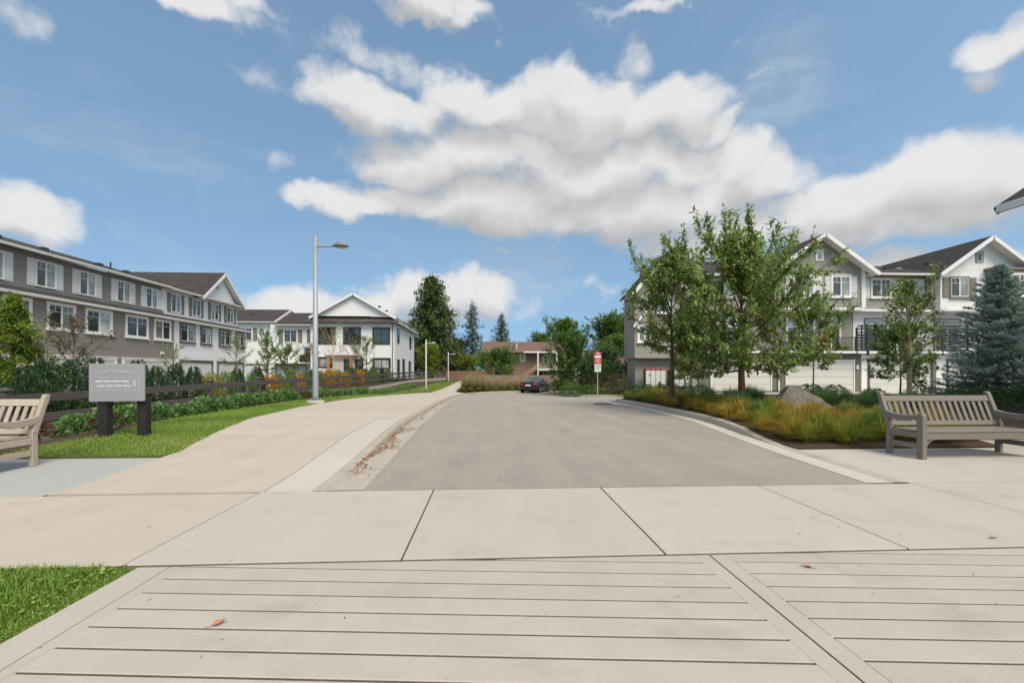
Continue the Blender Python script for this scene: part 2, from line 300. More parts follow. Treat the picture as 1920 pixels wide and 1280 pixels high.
def npmesh(name, V, nper, faces, vals, m):
    """Many copies of one small face pattern: V is (n*nper,3), faces a list of vertex tuples of one length, vals one value per copy."""
    n = len(V)//nper; F = np.array(faces); k = F.shape[1]
    idx = (F[None]+(np.arange(n)*nper)[:, None, None]).reshape(-1); nf = n*len(F)
    me = bpy.data.meshes.new(name); me.vertices.add(len(V)); me.vertices.foreach_set('co', np.asarray(V, np.float32).ravel())
    me.loops.add(nf*k); me.loops.foreach_set('vertex_index', idx.astype(np.int32))
    me.polygons.add(nf); me.polygons.foreach_set('loop_start', np.arange(0, nf*k, k, dtype=np.int32))
    try: me.polygons.foreach_set('loop_total', np.full(nf, k, np.int32))
    except Exception: pass
    a = me.attributes.new('v', 'FLOAT', 'FACE'); a.data.foreach_set('value', np.repeat(np.asarray(vals, np.float32), len(F)))
    me.materials.append(MT[m]); me.update(calc_edges=True); return me
def unit(a): return a/np.maximum(np.linalg.norm(a, axis=1, keepdims=True), 1e-6)
def leaf_mesh(name, P, D, Sd, Ln, Wd, vals, m, fold=.25):
    """Folded pointed leaves: base P, direction D, side Sd, length Ln, width Wd."""
    D = unit(D); Sd = unit(Sd-D*(Sd*D).sum(1, keepdims=True)); U = np.cross(D, Sd)
    L = np.asarray(Ln)[:, None]; Wh = np.asarray(Wd)[:, None]/2
    mid = P+D*L*.45; e = U*Wh*fold*2
    V = np.stack([P, mid-Sd*Wh+e, P+D*L, mid+Sd*Wh+e], 1).reshape(-1, 3)
    return npmesh(name, V, 4, [(0, 1, 2), (0, 2, 3)], vals, m)
def blade_mesh(name, P, D, H, Wd, bend, vals, m):
    """Grass blades: rise from P, lean along D (horizontal) by bend."""
    Sd = np.stack([-D[:, 1], D[:, 0], 0*D[:, 0]], 1); up = np.array([[0, 0, 1.0]])
    H = H[:, None]; B = bend[:, None]; w = Wd[:, None]/2
    m1 = P+up*H*.55+D*B*.28; tip = P+up*H*(1-.35*np.minimum(B/np.maximum(H, 1e-3), 1.4))+D*B
    V = np.stack([P-Sd*w, P+Sd*w, m1+Sd*w*.8, m1-Sd*w*.8, tip], 1).reshape(-1, 3)
    return npmesh(name, V, 5, [(0, 1, 2), (0, 2, 3), (3, 2, 4)], vals, m)
def copy_thing(o, loc, rz=0, s=1.0, label=None, group=None):
    c = o.copy(); COL.objects.link(c); c.location = loc; c.rotation_euler = (0, 0, rz); c.scale = (s, s, s) if not isinstance(s, tuple) else s
    if label: c['label'] = label
    if group: c['group'] = group
    for ch in o.children:
        d = ch.copy(); COL.objects.link(d); d.parent = c
        for g in ch.children:
            e = g.copy(); COL.objects.link(e); e.parent = d
    return c
_u = ['first','second','third','fourth','fifth','sixth','seventh','eighth','ninth']; _t = ['tenth','eleventh','twelfth','thirteenth','fourteenth','fifteenth','sixteenth','seventeenth','eighteenth','nineteenth']
ORD = _u+_t
for _d, _o in (('twenty', 'twentieth'), ('thirty', 'thirtieth'), ('forty', 'fortieth'), ('fifty', 'fiftieth'), ('sixty', 'sixtieth')): ORD += [_o]+[_d+'-'+q for q in _u]
def ss(a, b, t):
    t = max(0.0, min(1.0, (t-a)/(b-a))); return t*t*(3-2*t)
def tab(T, y):
    if y <= T[0][0]: return T[0][1]
    for (a, u), (b, w) in zip(T, T[1:]):
        if y <= b: return u+(w-u)*(y-a)/(b-a)
    return T[-1][1]

# ------------------------------------------------------------------ the lie of the land
def gz(x, y): return (-.5*ss(20, 42, y)+.3*ss(46, 75, y))*(1-ss(9, 14, x))      # the road dips towards its far end
def zl(x, y): return gz(x, y)+.13*ss(6, 11, y)                                    # left walk: ramps up from the crossing to kerb height
def fz(y): return -.09+(y-12.45)*.011                                             # fence line on the left
def zlawn(x, y): return zl(x, y)+.02
LW = [(5.57,-5.15),(7.69,-5.33),(8.1,-5.34),(10.1,-5.88),(13.3,-6.75),(17.4,-7.06),(21.7,-6.9),(27.3,-6.8),(36,-6.75),(38.4,-6.3),(39.7,-5.8),(40.6,-5.1),(44,-5.0),(59,-4.9),(75,-4.85),(82,-4.6)]
CB = [(5.57,-1.94),(8.2,-2.04),(12.1,-2.22),(17,-2.22),(24,-2.12),(30,-2.12),(36,-2.1),(38.5,-1.75)]
RA = [(5.57,4.84),(8.27,5.14),(12.9,5.94),(17.8,6.03),(21,5.75),(22.6,5.5)]

def sheet(name, m, fl, fr, ys, zf, nx=2, parent=None, thick=0.0, gap=0.0, **kw):
    """A strip of ground between two edges given as functions of y, laid on the height function zf."""
    mb = MB(); b = 0
    for i, y in enumerate(ys):
        yy = y+(gap if i == 0 else -gap if i == len(ys)-1 else 0); a, c = fl(yy)+gap, fr(yy)-gap
        for k in range(nx+1):
            x = a+(c-a)*k/nx; mb.v.append((x, yy, zf(x, yy)))
    for i in range(len(ys)-1):
        for k in range(nx):
            p = i*(nx+1)+k; mb.f.append((p, p+1, p+nx+2, p+nx+1))
    if thick:
        n0 = len(mb.v); ring = [k for k in range(nx+1)]+[i*(nx+1)+nx for i in range(1, len(ys))]+[(len(ys)-1)*(nx+1)+k for k in range(nx-1, -1, -1)]+[i*(nx+1) for i in range(len(ys)-2, 0, -1)]
        for r in ring: x, y, z = mb.v[r]; mb.v.append((x, y, z-thick))
        for j in range(len(ring)): k = (j+1) % len(ring); mb.f.append((ring[k], ring[j], n0+j, n0+k))
    return mb.build(name, m, parent, **kw)
def frange(a, b, s):
    n = max(1, int(round((b-a)/s))); return [a+(b-a)*i/n for i in range(n+1)]

xs = sorted(set([-400, -200, -120, -80]+[round(-50+2.0*i, 2) for i in range(51)]+[70, 100, 160, 260, 400]))
ysg = sorted(set([-60, -20]+[round(-5+2.0*i, 2) for i in range(60)]+[130, 160, 220, 320, 600]))
mb = MB()
for y in ysg:
    for x in xs: mb.v.append((x, y, gz(x, y)-.10))
for j in range(len(ysg)-1):
    for i in range(len(xs)-1):
        p = j*len(xs)+i; mb.f.append((p, p+1, p+len(xs)+1, p+len(xs)))
mb.build('ground', 'ground', kind='structure')

# road: carriageway, then the turning at its far end and the lane in front of the garages
AL = lambda y: tab(CB, y)+(.42-.18*ss(8, 30, y))
FARR = [(38.5,-1.5),(40.5,-.9),(42.1,-.2),(43.5,1.5),(44.3,3.6)]
road = sheet('road', 'asphalt', AL, lambda y: tab(RA, y) if y < 22.6 else 5.5, frange(5.57, 22.6, .6), gz, 6, kind='structure')
sheet('road_lane', 'asphalt', AL, lambda y: 46.0, frange(22.6, 31.0, .7), gz, 30, kind='structure')
sheet('road_turning', 'asphalt', lambda y: tab(FARR, y) if y > 38.5 else AL(y), lambda y: 5.2 if y < 39.5 else 26, frange(31.0, 44.6, .5), gz, 10, kind='structure')
pt = MB(); pt.add([(4.75, 19.9, .006), (5.25, 19.75, .006), (5.62, 20.1, .006), (5.55, 20.9, .006), (5.15, 21.15, .004), (4.8, 20.7, .004)], [(0, 1, 2, 3, 4, 5)]); pt.build('road_patch', 'tar', kind='structure')

# foreground: crossing slabs with open joints
bedm = MB(); bedm.box(-14, 14, -6, 5.56, -.09, -.035); sw = bedm.build('sidewalk', 'joint', kind='structure')
def slab(x0, x1, y0, y1, m, parent, z=0.0, g=.006, name='slab', c=.006):
    mb = MB(); a = [(x0+g, y0+g), (x1-g, y0+g), (x1-g, y1-g), (x0+g, y1-g)]
    i = [(x0+g+c, y0+g+c), (x1-g-c, y0+g+c), (x1-g-c, y1-g-c), (x0+g+c, y1-g-c)]
    mb.add([(x, y, z-.05) for x, y in a]+[(x, y, z-c) for x, y in a]+[(x, y, z) for x, y in i], [(8, 9, 10, 11)]+[(k, (k+1) % 4, (k+1) % 4+4, k+4) for k in range(4)]+[(k+4, (k+1) % 4+4, (k+1) % 4+8, k+8) for k in range(4)])
    o = mb.build(name, m, parent); o.data.materials.append(MT['joint'])
    for k in range(1, 5): o.data.polygons[k].material_index = 1
    return o
XJ = [-2.70, -.66, 1.39, 3.39, 5.42, 7.45, 9.5, 12]
for a, b in zip(XJ, XJ[1:]): slab(a, b, 3.50, 5.57, 'conc', sw, 0)
for a, b in ((-5.0, -2.70), (-7.4, -5.0), (-10, -7.4)): slab(a, b, 3.50, 5.50, 'conc_warm', sw, 0)
slab(-10, -5.12, 5.50, 7.86, 'conc_cool', sw, .004, name='slab')
# stamped crosswalk of narrow strips, laid slightly askew to the joint
GS = -.086
def strip(xa, xb, ya, yb, m='stamp'):
    """One cast strip between two slanting grooves, its long edges rounded down into them."""
    mb = MB(); lim = 3.466; n = max(2, int((xb-xa)/.35)); rows = []
    prof = [(ya+.0075, -.034), (ya+.008, -.004), (ya+.013, 0), (yb-.013, 0), (yb-.008, -.004), (yb-.0075, -.034)]
    for k in range(n+1):
        x = xa+(xb-xa)*k/n
        for y, z in prof:
            yy = y+GS*x; mb.v.append((x, min(yy, lim), z if yy < lim else min(z, -.001)))
    q = len(prof)
    for k in range(n):
        for j in range(q-1): p = k*q+j; mb.f.append((p, p+q, p+q+1, p+1))
    o = mb.build('concrete_strip', m, sw); o.data.materials.append(MT['joint'])
    for i, p in enumerate(o.data.polygons):
        if i % (q-1) in (0, q-2): p.material_index = 1
    return o
slab(-2.56, -2.33, -1.0, 3.466, 'stamp', sw, 0, .004); slab(-2.33, -2.24, -1.0, 3.466, 'stamp', sw, -.0005, .002, c=.008)
slab(1.60, 1.717, -1.0, 3.466, 'stamp', sw, 0, .0, c=.003); slab(1.727, 1.85, -1.0, 3.466, 'stamp', sw, 0, .0, c=.003)
g0 = 3.07
for k in range(-5, 9):
    y1 = g0-.197*k; y0 = y1-.197
    strip(-2.24, 1.60, y0, y1); strip(1.85, 5.6 if k < 5 else 4.5, y0+.03, y1+.03)
slab(5.6, 12, -1, 3.485, 'stamp', sw, 0)

# left walk: kerb, pale let-down strip, beige slabs
walk = sheet('walkway', 'joint', lambda y: tab(LW, y)+.02, lambda y: tab(CB, y)-.04, frange(5.57, 38.4, 1.0), lambda x, y: zl(x, y)-.03, 3, kind='structure')
RL = [(5.57, -2.67), (9.3, -2.93), (12.6, -3.05)]
yj = [5.57, 7.7, 9.9, 12.6, 15.4, 18.2, 21, 23.8, 26.6, 29.4, 32.2, 35, 38.4]
for a, b in zip(yj, yj[1:]):
    ys = frange(a, b, .45)
    if b <= 12.7:
        sheet('slab', 'conc_warm', lambda y: tab(LW, y), lambda y: tab(RL, y), ys, zl, 3, walk, .08, .004)
        sheet('slab', 'conc_new', lambda y: tab(RL, y), lambda y: tab(CB, y)-.17, ys, lambda x, y: zl(x, y)-.004, 2, walk, .08, .004)
    else: sheet('slab', 'conc_warm', lambda y: tab(LW, y), lambda y: tab(CB, y)-.17, ys, zl, 4, walk, .08, .0035)
PR = [(38.4, -1.9), (40.2, -2.4), (42.0, -2.9), (44, -3.08), (47, -3.1), (62, -3.5), (82, -4.0)]
path = sheet('path', 'conc_warm', lambda y: tab(LW, y), lambda y: tab(PR, y), frange(38.4, 82, 1.0), zl, 3, kind='structure')
def kerb(name, pts, zt, zb, w, m='kerb', seg=1.0, parent=None, side=1, **kw):
    """A kerb along a polyline: w wide to one side, rounded top edge, top zt(x,y), foot zb."""
    P = []
    for (a, b) in zip(pts, pts[1:]):
        n = max(1, int(math.dist(a, b)/seg)); P += [(a[0]+(b[0]-a[0])*i/n, a[1]+(b[1]-a[1])*i/n) for i in range(n)]
    P.append(pts[-1]); mb = MB()
    for i, p in enumerate(P):
        a = P[max(i-1, 0)]; b = P[min(i+1, len(P)-1)]; dx, dy = b[0]-a[0], b[1]-a[1]; l = math.hypot(dx, dy); nx, ny = -dy/l*side, dx/l*side
        t = zt(*p); f = zb(*p); h = max(t-f, .004); s = min(1, h/.12)
        for o, z in ((0, f-.08), (0, f+.004), (.022*s, t-.025*s), (.045*s, t), (w, t), (w, f-.08)): mb.v.append((p[0]+nx*o, p[1]+ny*o, z))
    for i in range(len(P)-1):
        for j in range(5): q = i*6+j; mb.f.append((q, q+6, q+7, q+1) if side < 0 else (q+1, q+7, q+6, q))
    return mb.build(name, m, parent, **kw)
cbp = [(tab(CB, y), y) for y in frange(5.57, 38.5, 1.2)]
kl = kerb('kerb', cbp+[(-1.3, 40.3), (-.5, 42.0), (1.2, 43.7), (3.4, 44.6), (8, 45), (26, 45.2)], lambda x, y: zl(x, y)+.001, lambda x, y: gz(x, y)+.004, .16, kind='structure')
sheet('gutter', 'kerb', lambda y: tab(CB, y)+.001, lambda y: AL(y)+.02, frange(5.57, 38.4, .8), lambda x, y: gz(x, y)+.004, 1, kind='structure')

# right side: gutter pan, kerb round the planting bed, bench pad
RK = lambda y: tab(RA, y)+.36
def zr(x, y): return .15*ss(8.6, 11.2, y)+gz(x, y)
sheet('gutter', 'conc_new', lambda y: tab(RA, y), lambda y: tab(RA, y)+.37, frange(5.58, 22.4, .8), lambda x, y: gz(x, y)+.005, 1, kind='structure')
rkp = [(RK(y), y) for y in frange(5.6, 21.4, 1.0)]+[(6.35, 22.2), (7.0, 22.75), (8.2, 23.0), (14, 23.05), (26, 23.05), (40, 23.05)]
kerb('kerb', rkp, lambda x, y: zr(x, y)+.007, lambda x, y: gz(x, y)+.004, .20, 'kerb', .7, side=-1, kind='structure')
padp = MB(); padp.box(5.4, 14, 5.56, 8.10, -.09, -.035); pad = padp.build('bench_pad', 'joint', kind='structure')
def padslab(x0f, x1, y0, y1):
    return sheet('slab', 'conc', x0f, lambda y: x1, frange(y0, y1, .5), lambda x, y: 0.002, 2, pad, .05, .006)
padslab(lambda y: RK(y)+.205, 8.35, 5.57, 8.10); padslab(lambda y: 8.35, 10.6, 5.57, 8.10); padslab(lambda y: 10.6, 13.6, 5.57, 9.1)
sheet('slab', 'conc_warm', lambda y: 9.75, lambda y: 10.6, [8.10, 8.6, 9.1], lambda x, y: .002, 1, pad, .05, .004)
def bedz(x, y):
    e = min((x-RK(min(y, 21))-.2)/1.2, (y-8.1)/1.4, (23-y)/1.5); return .13*ss(8.1, 11.2, y)+.02+.20*ss(0, 1, e)+.03*math.sin(x*1.7)*math.sin(y*1.3)*ss(0, 1, e)
sheet('planting_bed', 'soil', lambda y: RK(min(y, 21.4))+.19+(0 if y < 21.4 else (y-21.4)*1.0), lambda y: 9.74 if y < 9.1 else 40, frange(8.105, 22.95, .42), bedz, 60, kind='structure')
# driveway aprons before the garages
drv = sheet('driveway', 'joint', lambda y: 14.9, lambda y: 46, [30.98, 31.9], lambda x, y: .002, 1, kind='structure')
for a in range(15, 44, 3): sheet('slab', 'conc_new', lambda y, a=a: a, lambda y, a=a: a+3, [29.4, 30.4, 31.9], lambda x, y: .012, 1, drv, .03, .008)

# left verge: lawn, mulch strip under the fence, neighbours' ground behind it
LB = [(7.86,-8.3),(9.8,-8.1),(11,-8.3),(13,-8.8),(32,-8.95),(40,-8.6),(48,-8.3),(80,-7.4)]
sheet('lawn', 'dirt', lambda y: tab(LB, y), lambda y: tab(LW, y), frange(7.87, 80, .8), lambda x, y: zlawn(x, y)-.03, 4, None, .12, kind='structure')
FB = lambda y: -12.45 if y < 73 else -12.45+(y-73)*.2
def zmul(x, y):
    t = ss(tab(LB, y), -12.4, x); return (zlawn(x, y)-.02)*(1-t)+t*min(fz(y)-.45*(1-ss(14, 21, y)), gz(x, y)+.06 if y > 40 else fz(y))
sheet('mulch_strip', 'soil', lambda y: FB(y)-.6, lambda y: tab(LB, y)+.05, frange(5.0, 92, .8), zmul, 6, kind='structure')
sheet('neighbouring_ground', 'soil', lambda y: -24.9, lambda y: FB(y)-.55, frange(5.0, 92, 2), lambda x, y: fz(y)-.40, 4, kind='structure')
sheet('garage_lane', 'asphalt', lambda y: -25.2, lambda y: -17.5, frange(5.0, 60, 2), lambda x, y: fz(y)*.3+.0, 3, kind='structure')
gm = MB(); gm.box(-14, -2.57, -6, 3.47, -.08, -.02); gm.build('verge', 'dirt', kind='structure')
isl = sheet('island', 'dirt', lambda y: 5.0+.6*max(0, 34-y)*.12+.4*max(0, 33-y), lambda y: 26, frange(31.3, 39.4, .8), lambda x, y: gz(x, y)+.10, 8, kind='structure')
kerb('kerb', [(5.0, 39.4), (4.95, 35), (5.3, 33), (6.0, 31.7), (7.0, 31.25), (10, 31.2)], lambda x, y: gz(x, y)+.11, lambda x, y: gz(x, y), .15, 'kerb', .7, side=-1, kind='structure')

# ------------------------------------------------------------------ building kit (facades are drawn facing -y)
def lap(mb, xa, xb, z0, z1, y, h=.17, out=.018):
    """Lapped boards facing -y between xa(z) and xb(z); every board tilts out at its lower edge."""
    fa = xa if callable(xa) else (lambda z: xa); fb = xb if callable(xb) else (lambda z: xb)
    z = z0; 
    while z < z1-.01:
        t = min(z+h, z1); b = len(mb.v)
        mb.v += [(fa(z), y-out, z), (fb(z), y-out, z), (fb(t), y, t), (fa(t), y, t), (fa(z), y, z), (fb(z), y, z)]
        mb.f += [(b, b+1, b+2, b+3), (b+4, b+5, b+1, b)]; z = t
    return mb
def lapx(mb, x, ya, yb, z0, z1, s=1, h=.17, out=.018):
    """The same on a side wall in the plane x, facing +x (s=1) or -x (s=-1)."""
    z = z0
    while z < z1-.01:
        t = min(z+h, z1); b = len(mb.v)
        mb.v += [(x+s*out, ya, z), (x+s*out, yb, z), (x, yb, t), (x, ya, t), (x, ya, z), (x, yb, z)]
        mb.f += [(b, b+1, b+2, b+3) if s > 0 else (b+3, b+2, b+1, b), (b+4, b+5, b+1, b)]; z = t
    return mb
def window(t, x0, x1, z0, z1, y, fm='white', panes=('glass', 'blind'), sill=True, cas=.10, munt=True, sillm=None, head=0.0):
    """Casing, mullion and glazing bars proud of the wall; panes and sill are sub-parts."""
    mb = MB(); yo = y-.075; n = len(panes)
    mb.box(x0-cas, x0, yo, y, z0-cas*.6, z1+cas); mb.box(x1, x1+cas, yo, y, z0-cas*.6, z1+cas)
    mb.box(x0, x1, yo, y, z1, z1+cas); mb.box(x0, x1, yo, y, z0-cas*.6, z0)
    if head: mb.box(x0-cas-.06, x1+cas+.06, yo-.03, y, z1+cas+.001, z1+cas+head)
    w = (x1-x0)/n
    w_ = mb.build('window', fm, t)
    inner = 'white' if fm in ('white', 'trim_dark', 'shut_grey', 'shut_white') else fm
    for i, pm in enumerate(panes):
        a, b = x0+i*w, x0+(i+1)*w; s = MB()
        yi = y-.056-(.006 if i % 2 else 0)
        for q in ((a, a+.045, z0, z1), (b-.045, b, z0, z1), (a+.045, b-.045, z0, z0+.05), (a+.045, b-.045, z1-.05, z1)): s.box(q[0], q[1], yi, y-.012, q[2], q[3])
        if munt:
            zm = z1-(z1-z0)*.30; s.box(a+.045, b-.045, y-.036, y-.022, zm-.014, zm+.014); m = (a+b)/2; s.box(m-.012, m+.012, y-.0355, y-.022, zm+.014, z1-.05)
        s.build('sash', inner, w_)
        MB().add([(a+.04, y-.026, z0+.04), (b-.04, y-.026, z0+.04), (b-.04, y-.026, z1-.04), (a+.04, y-.026, z1-.04)], [(0, 1, 2, 3)]).build('pane', pm, w_)
    if sill: MB().box(x0-cas-.05, x1+cas+.05, y-.15, y, z0-cas*.6-.09, z0-cas*.6-.002).build('sill', sillm or fm, w_)
    return w_
def shutter(t, x0, x1, z0, z1, y, m):
    mb = MB(); mb.box(x0, x1, y-.045, y, z0, z1)
    for a, b in ((z0+.08, (z0+z1)/2-.05), ((z0+z1)/2+.05, z1-.08)):
        mb.box(x0+.06, x1-.06, y-.062, y-.045, a, b)
    return mb.build('shutter', m, t)
def garage(t, x0, x1, y, z1=2.2, fm='white', cas=.14, z0=0.0, dm='door'):
    fr = MB(); fr.box(x0-cas, x0, y-.07, y+.05, z0, z1+cas); fr.box(x1, x1+cas, y-.07, y+.05, z0, z1+cas); fr.box(x0, x1, y-.07, y+.05, z1, z1+cas)
    fr.box(x0-cas-.05, x1+cas+.05, y-.11, y, z1+cas+.001, z1+cas+.06)
    d = fr.build('garage_door', fm, t); n = 4; h = (z1-z0)/n
    for k in range(n): MB().box(x0, x1, y-.015, y+.03, z0+.012+h*k, z0+h*(k+1)-.006).build('panel', dm, d)
    return d
def slope(t, poly, m='shingle', th=.12, name='roof', soffit=True):
    """One roof plane of thickness th with a white soffit board under it."""
    a, b, c = [Vector(p) for p in poly[:3]]; n = (b-a).cross(c-a).normalized()
    if n.z < 0: poly = poly[::-1]; n = -n
    r = MB().prism(poly, (0, 0, -th)).build(name, m, t)
    if soffit: MB().prism([Vector(p)-Vector((0, 0, th+.003)) for p in poly], (0, 0, -.05)).build('soffit', 'white', r)
    return r
def fascia(t, a, b, h=.24, w=.05, m='white', name='fascia', up=(0, 0, 1)): return MB().bar(a, b, w, h, up).build(name, m, t)
def gutter(t, x0, x1, y, z, m='white'):
    mb = MB(); mb.prism([(x0, y, z), (x0, y-.13, z+.03), (x0, y-.15, z+.15), (x0, y, z+.15)], (x1-x0, 0, 0)); return mb.build('gutter', m, t)
def vent(t, x, y, z): return MB().box(x-.18, x+.18, y-.18, y+.18, z-.1, z+.14).build('roof_vent', 'charcoal', t)
def pipe(t, x, y, z, h=.5): return MB().tube([(x, y, z), (x, y, z+h)], .05, 8).build('vent_pipe', 'charcoal', t)
def downspout(t, x, y, z0, z1, m='white'): return MB().bar((x, y-.05, z0), (x, y-.05, z1), .08, .07, (0, 1, 0)).build('downspout', m, t)
def xform(o, M4):
    for v in o.data.vertices: v.co = M4 @ v.co

# ---------------------------------------------- left row along the garage lane (drawn with x = world Y)
PN = [('glass', 'blind'), ('glass', 'blindw'), ('glass', 'glass'), ('blind', 'glass')]
def left_block(label, y0, y1, wallm, trim, shut, upw, low, gar, z0):
    t = thing('townhouse_row', label, 'townhouse', (-25, (y0+y1)/2, 0), rad(90), org=((y0+y1)/2, 0, 0))
    w = lap(MB(), y0, y1, z0, 5.62, 0); w.box(y0, y1, .002, 11, -.3, 5.62); w.build('wall', wallm, t)
    u = lap(MB(), y0, y1, 6.0, 8.22, .9); u.box(y0, y1, .902, 11, 5.62, 8.22); u.build('upper_wall', wallm, t)
    slope(t, [(y0, -.42, 5.66), (y1, -.42, 5.66), (y1, .9, 6.12), (y0, .9, 6.12)], th=.10, name='pent_roof')
    gutter(t, y0, y1, -.42, 5.52)
    for i, (a, b) in enumerate(low):
        window(t, a, b, 3.98, 5.34, 0, trim, PN[i % 4], cas=.13)
    for i, (a, b) in enumerate(upw):
        s = (b-a)*.235
        window(t, a+s, b-s, 6.40, 7.86, .9, 'white', PN[(i+1) % 4] if wallm != 'lap_grey' else ('glass', 'blind'), sill=False, cas=.05)
        shutter(t, a, a+s-.06, 6.34, 7.92, .9, shut); shutter(t, b-s+.06, b, 6.34, 7.92, .9, shut)
    for a, b in gar: garage(t, a, b, -.02, 2.24, trim, .16, z0)
    MB().box(y1-.10, y1+.012, -.03, .03, z0, 5.5).build('corner_board', 'white', t)
    return t
UPG = [(24.05, 26.2), (26.96, 29.14), (29.75, 31.9), (32.68, 34.81), (35.37, 37.54)]
LOG = [(22.2, 23.7), (24.9, 26.15), (27.25, 28.8), (29.72, 31.5), (32.85, 34.7), (35.55, 37.1)]
tg = left_block('long three storey grey lap-sided townhouse block with white shutters behind the rail fence', 14, 37.72, 'lap_grey', 'white', 'shut_white', [(18.4, 20.5), (21.2, 23.3)]+UPG, [(16.4, 18.2), (19.4, 21)]+LOG, [(21.7, 26.4), (27.2, 31.8), (32.6, 37.15)], .0)
slope(tg, [(13.6, .32, 8.30), (37.74, .32, 8.30), (37.74, 6.2, 10.15), (13.6, 6.2, 10.15)]); slope(tg, [(13.6, 12, 8.3), (37.74, 12, 8.3), (37.74, 6.2, 10.15), (13.6, 6.2, 10.15)])
gutter(tg, 13.6, 37.74, .32, 8.12); downspout(tg, 37.5, .84, 6.3, 8.1)
for y, d in ((20.5, 2.6), (24.2, 2.8), (27.0, 2.6), (30.2, 3.0), (33.8, 2.6), (36.6, 2.9)): vent(tg, y, d, 8.3+(d-.32)*.315)
pipe(tg, 34.3, 2.2, 8.85)
for y, z in ((25.6, 3.15), (26.4, 3.1), (36.2, 2.9)): MB().box(y-.12, y+.12, -.14, 0, z-.09, z+.09).build('wall_vent', 'white', tg)
tw = left_block('white lap-sided townhouse block with grey shutters and a street-facing gable at its end', 37.75, 48.4, 'lap_white', 'trim_dark', 'shut_grey', [(38.14, 40.2), (40.83, 42.82), (43.53, 45.55), (46.08, 48.2)], [(38.4, 40.05), (41.05, 42.4), (43.75, 45.45), (46.6, 47.9)], [(38.4, 42.5), (43.5, 47.75)], .0)
gutter(tw, 37.76, 48.75, .32, 8.06)
slope(tw, [(37.75, .32, 8.22), (48.75, .32, 8.22), (48.75, 3.0, 9.06), (37.75, 3.0, 9.06)])
gw = lap(MB(), lambda z: 45.0-(10.75-z)*1.05, lambda z: 45.0+(10.75-z)*1.05, 8.30, 10.72, .62); gw.build('gable_wall', 'lap_white', tw)
slope(tw, [(41.5, .1, 8.12), (45, .1, 10.95), (45, 11, 10.95), (41.5, 11, 8.12)]); slope(tw, [(48.5, .1, 8.12), (45, .1, 10.95), (45, 11, 10.95), (48.5, 11, 8.12)])
fascia(tw, (41.5, .07, 7.95), (45.0, .07, 10.80)); fascia(tw, (48.5, .07, 7.95), (45.0, .07, 10.80))
window(tw, 44.05, 44.5, 9.35, 10.05, .60, 'shut_grey', ('glass',), sill=False, cas=.06, munt=False)
for y, d in ((41.9, 3.2), (42.2, 5), (42.3, 6.2)): vent(tw, y, d, 8.3+(y-41.5)*.81)
pipe(tw, 43.2, 5, 9.5)

# ---------------------------------------------- right row facing the camera
def balcony(t, x0, x1, rails, screens, z=2.78, yf=30.9, yb=32.3):
    MB().box(x0, x1, yf, yb, z, z+.14).build('balcony_floor', 'white', t)
    for a, b in rails:
        r = MB(); zt = z+1.14
        r.box(a, b, yf+.03, yf+.08, zt-.05, zt); r.box(a, b, yf+.035, yf+.075, z+.20, z+.25)
        x = a+.05
        while x < b: r.box(x-.009, x+.009, yf+.045, yf+.063, z+.25, zt-.05); x += .11
        x = a
        while x <= b+.01: r.box(x-.035, x+.035, yf+.02, yf+.09, z-.14, zt+.02); x += max(.8, (b-a)/round(max(1, (b-a)/1.6)))
        r.build('balcony_rail', 'black', t)
    for a, b in screens:
        s = MB(); s.box(a-.05, a+.05, yf+.0, yf+.1, z-.15, 4.6); s.box(b-.05, b+.05, yf+.0, yf+.1, z-.15, 4.85); s.box((a+b)/2-.04, (a+b)/2+.04, yf+.02, yf+.1, z, 4.75)
        sc = s.build('privacy_screen', 'black', t)
        for k in range(9):
            zz = z+.25+k*.205
            if k < 5 or k >= 0: MB().bar((a+.05, yf+.05, zz), (b-.05, yf+.05, zz+(.13 if k > 6 else 0)), .03, .165 if k < 6 else .10, (0, 0, 1)).build('slat', 'black', sc)
def gable_unit(t, xl, xr, wm, yw=31.2, ze=8.45, apex=11.15, band=5.86, yo=30.5):
    c = (xl+xr)/2; k = (apex-ze)/((xr-xl)/2+.65)
    top = lambda z: (apex-.16-z)/k
    w = lap(MB(), xl, xr, 6.02, ze-.1, yw); lap(w, lambda z: max(xl, c-top(z)), lambda z: min(xr, c+top(z)), ze-.1, apex-.2, yw)
    w.box(xl, xr, yw+.002, 41, 5.9, ze-.15); w.build('wall', wm, t)
    MB().box(xl-.04, xr+.04, yw-.06, 32.4, band, 6.03).build('belly_band', 'white', t)
    e = (xr-xl)/2+.65
    slope(t, [(c-e, yo, ze), (c, yo, apex), (c, 41.3, apex), (c-e, 41.3, ze)]); slope(t, [(c+e, yo, ze), (c, yo, apex), (c, 41.3, apex), (c+e, 41.3, ze)])
    fascia(t, (c-e, yo-.03, ze-.13), (c, yo-.03, apex-.13), .26); fascia(t, (c+e, yo-.03, ze-.13), (c, yo-.03, apex-.13), .26)
tr = thing('townhouse', 'taupe gabled townhouse with white shutters and two garage doors behind the cherry trees', 'townhouse', (21, 31.2, 0), org=(21, 31.2, 0))
gable_unit(tr, 20.25, 26.75, 'lap_taupe')
b = lap(MB(), 14.9, 20.25, 5.9, 8.4, 31.9); b.box(14.9, 20.25, 31.902, 41, 5.9, 8.4); b.build('wall', 'lap_taupe', tr)
slope(tr, [(14.8, 31.3, 8.4), (20.8, 31.3, 8.4), (20.8, 36, 10.4), (14.8, 36, 10.4)]); slope(tr, [(14.8, 41.3, 8.2), (23.4, 41.3, 8.2), (23.4, 36, 10.4), (14.8, 36, 10.4)]); gutter(tr, 14.8, 19.6, 31.3, 8.22)
b = lap(MB(), 14.9, 26.9, 2.92, 5.86, 32.3); b.box(14.9, 26.9, 32.302, 41, 0, 5.9); b.build('wall', 'lap_taupe', tr)
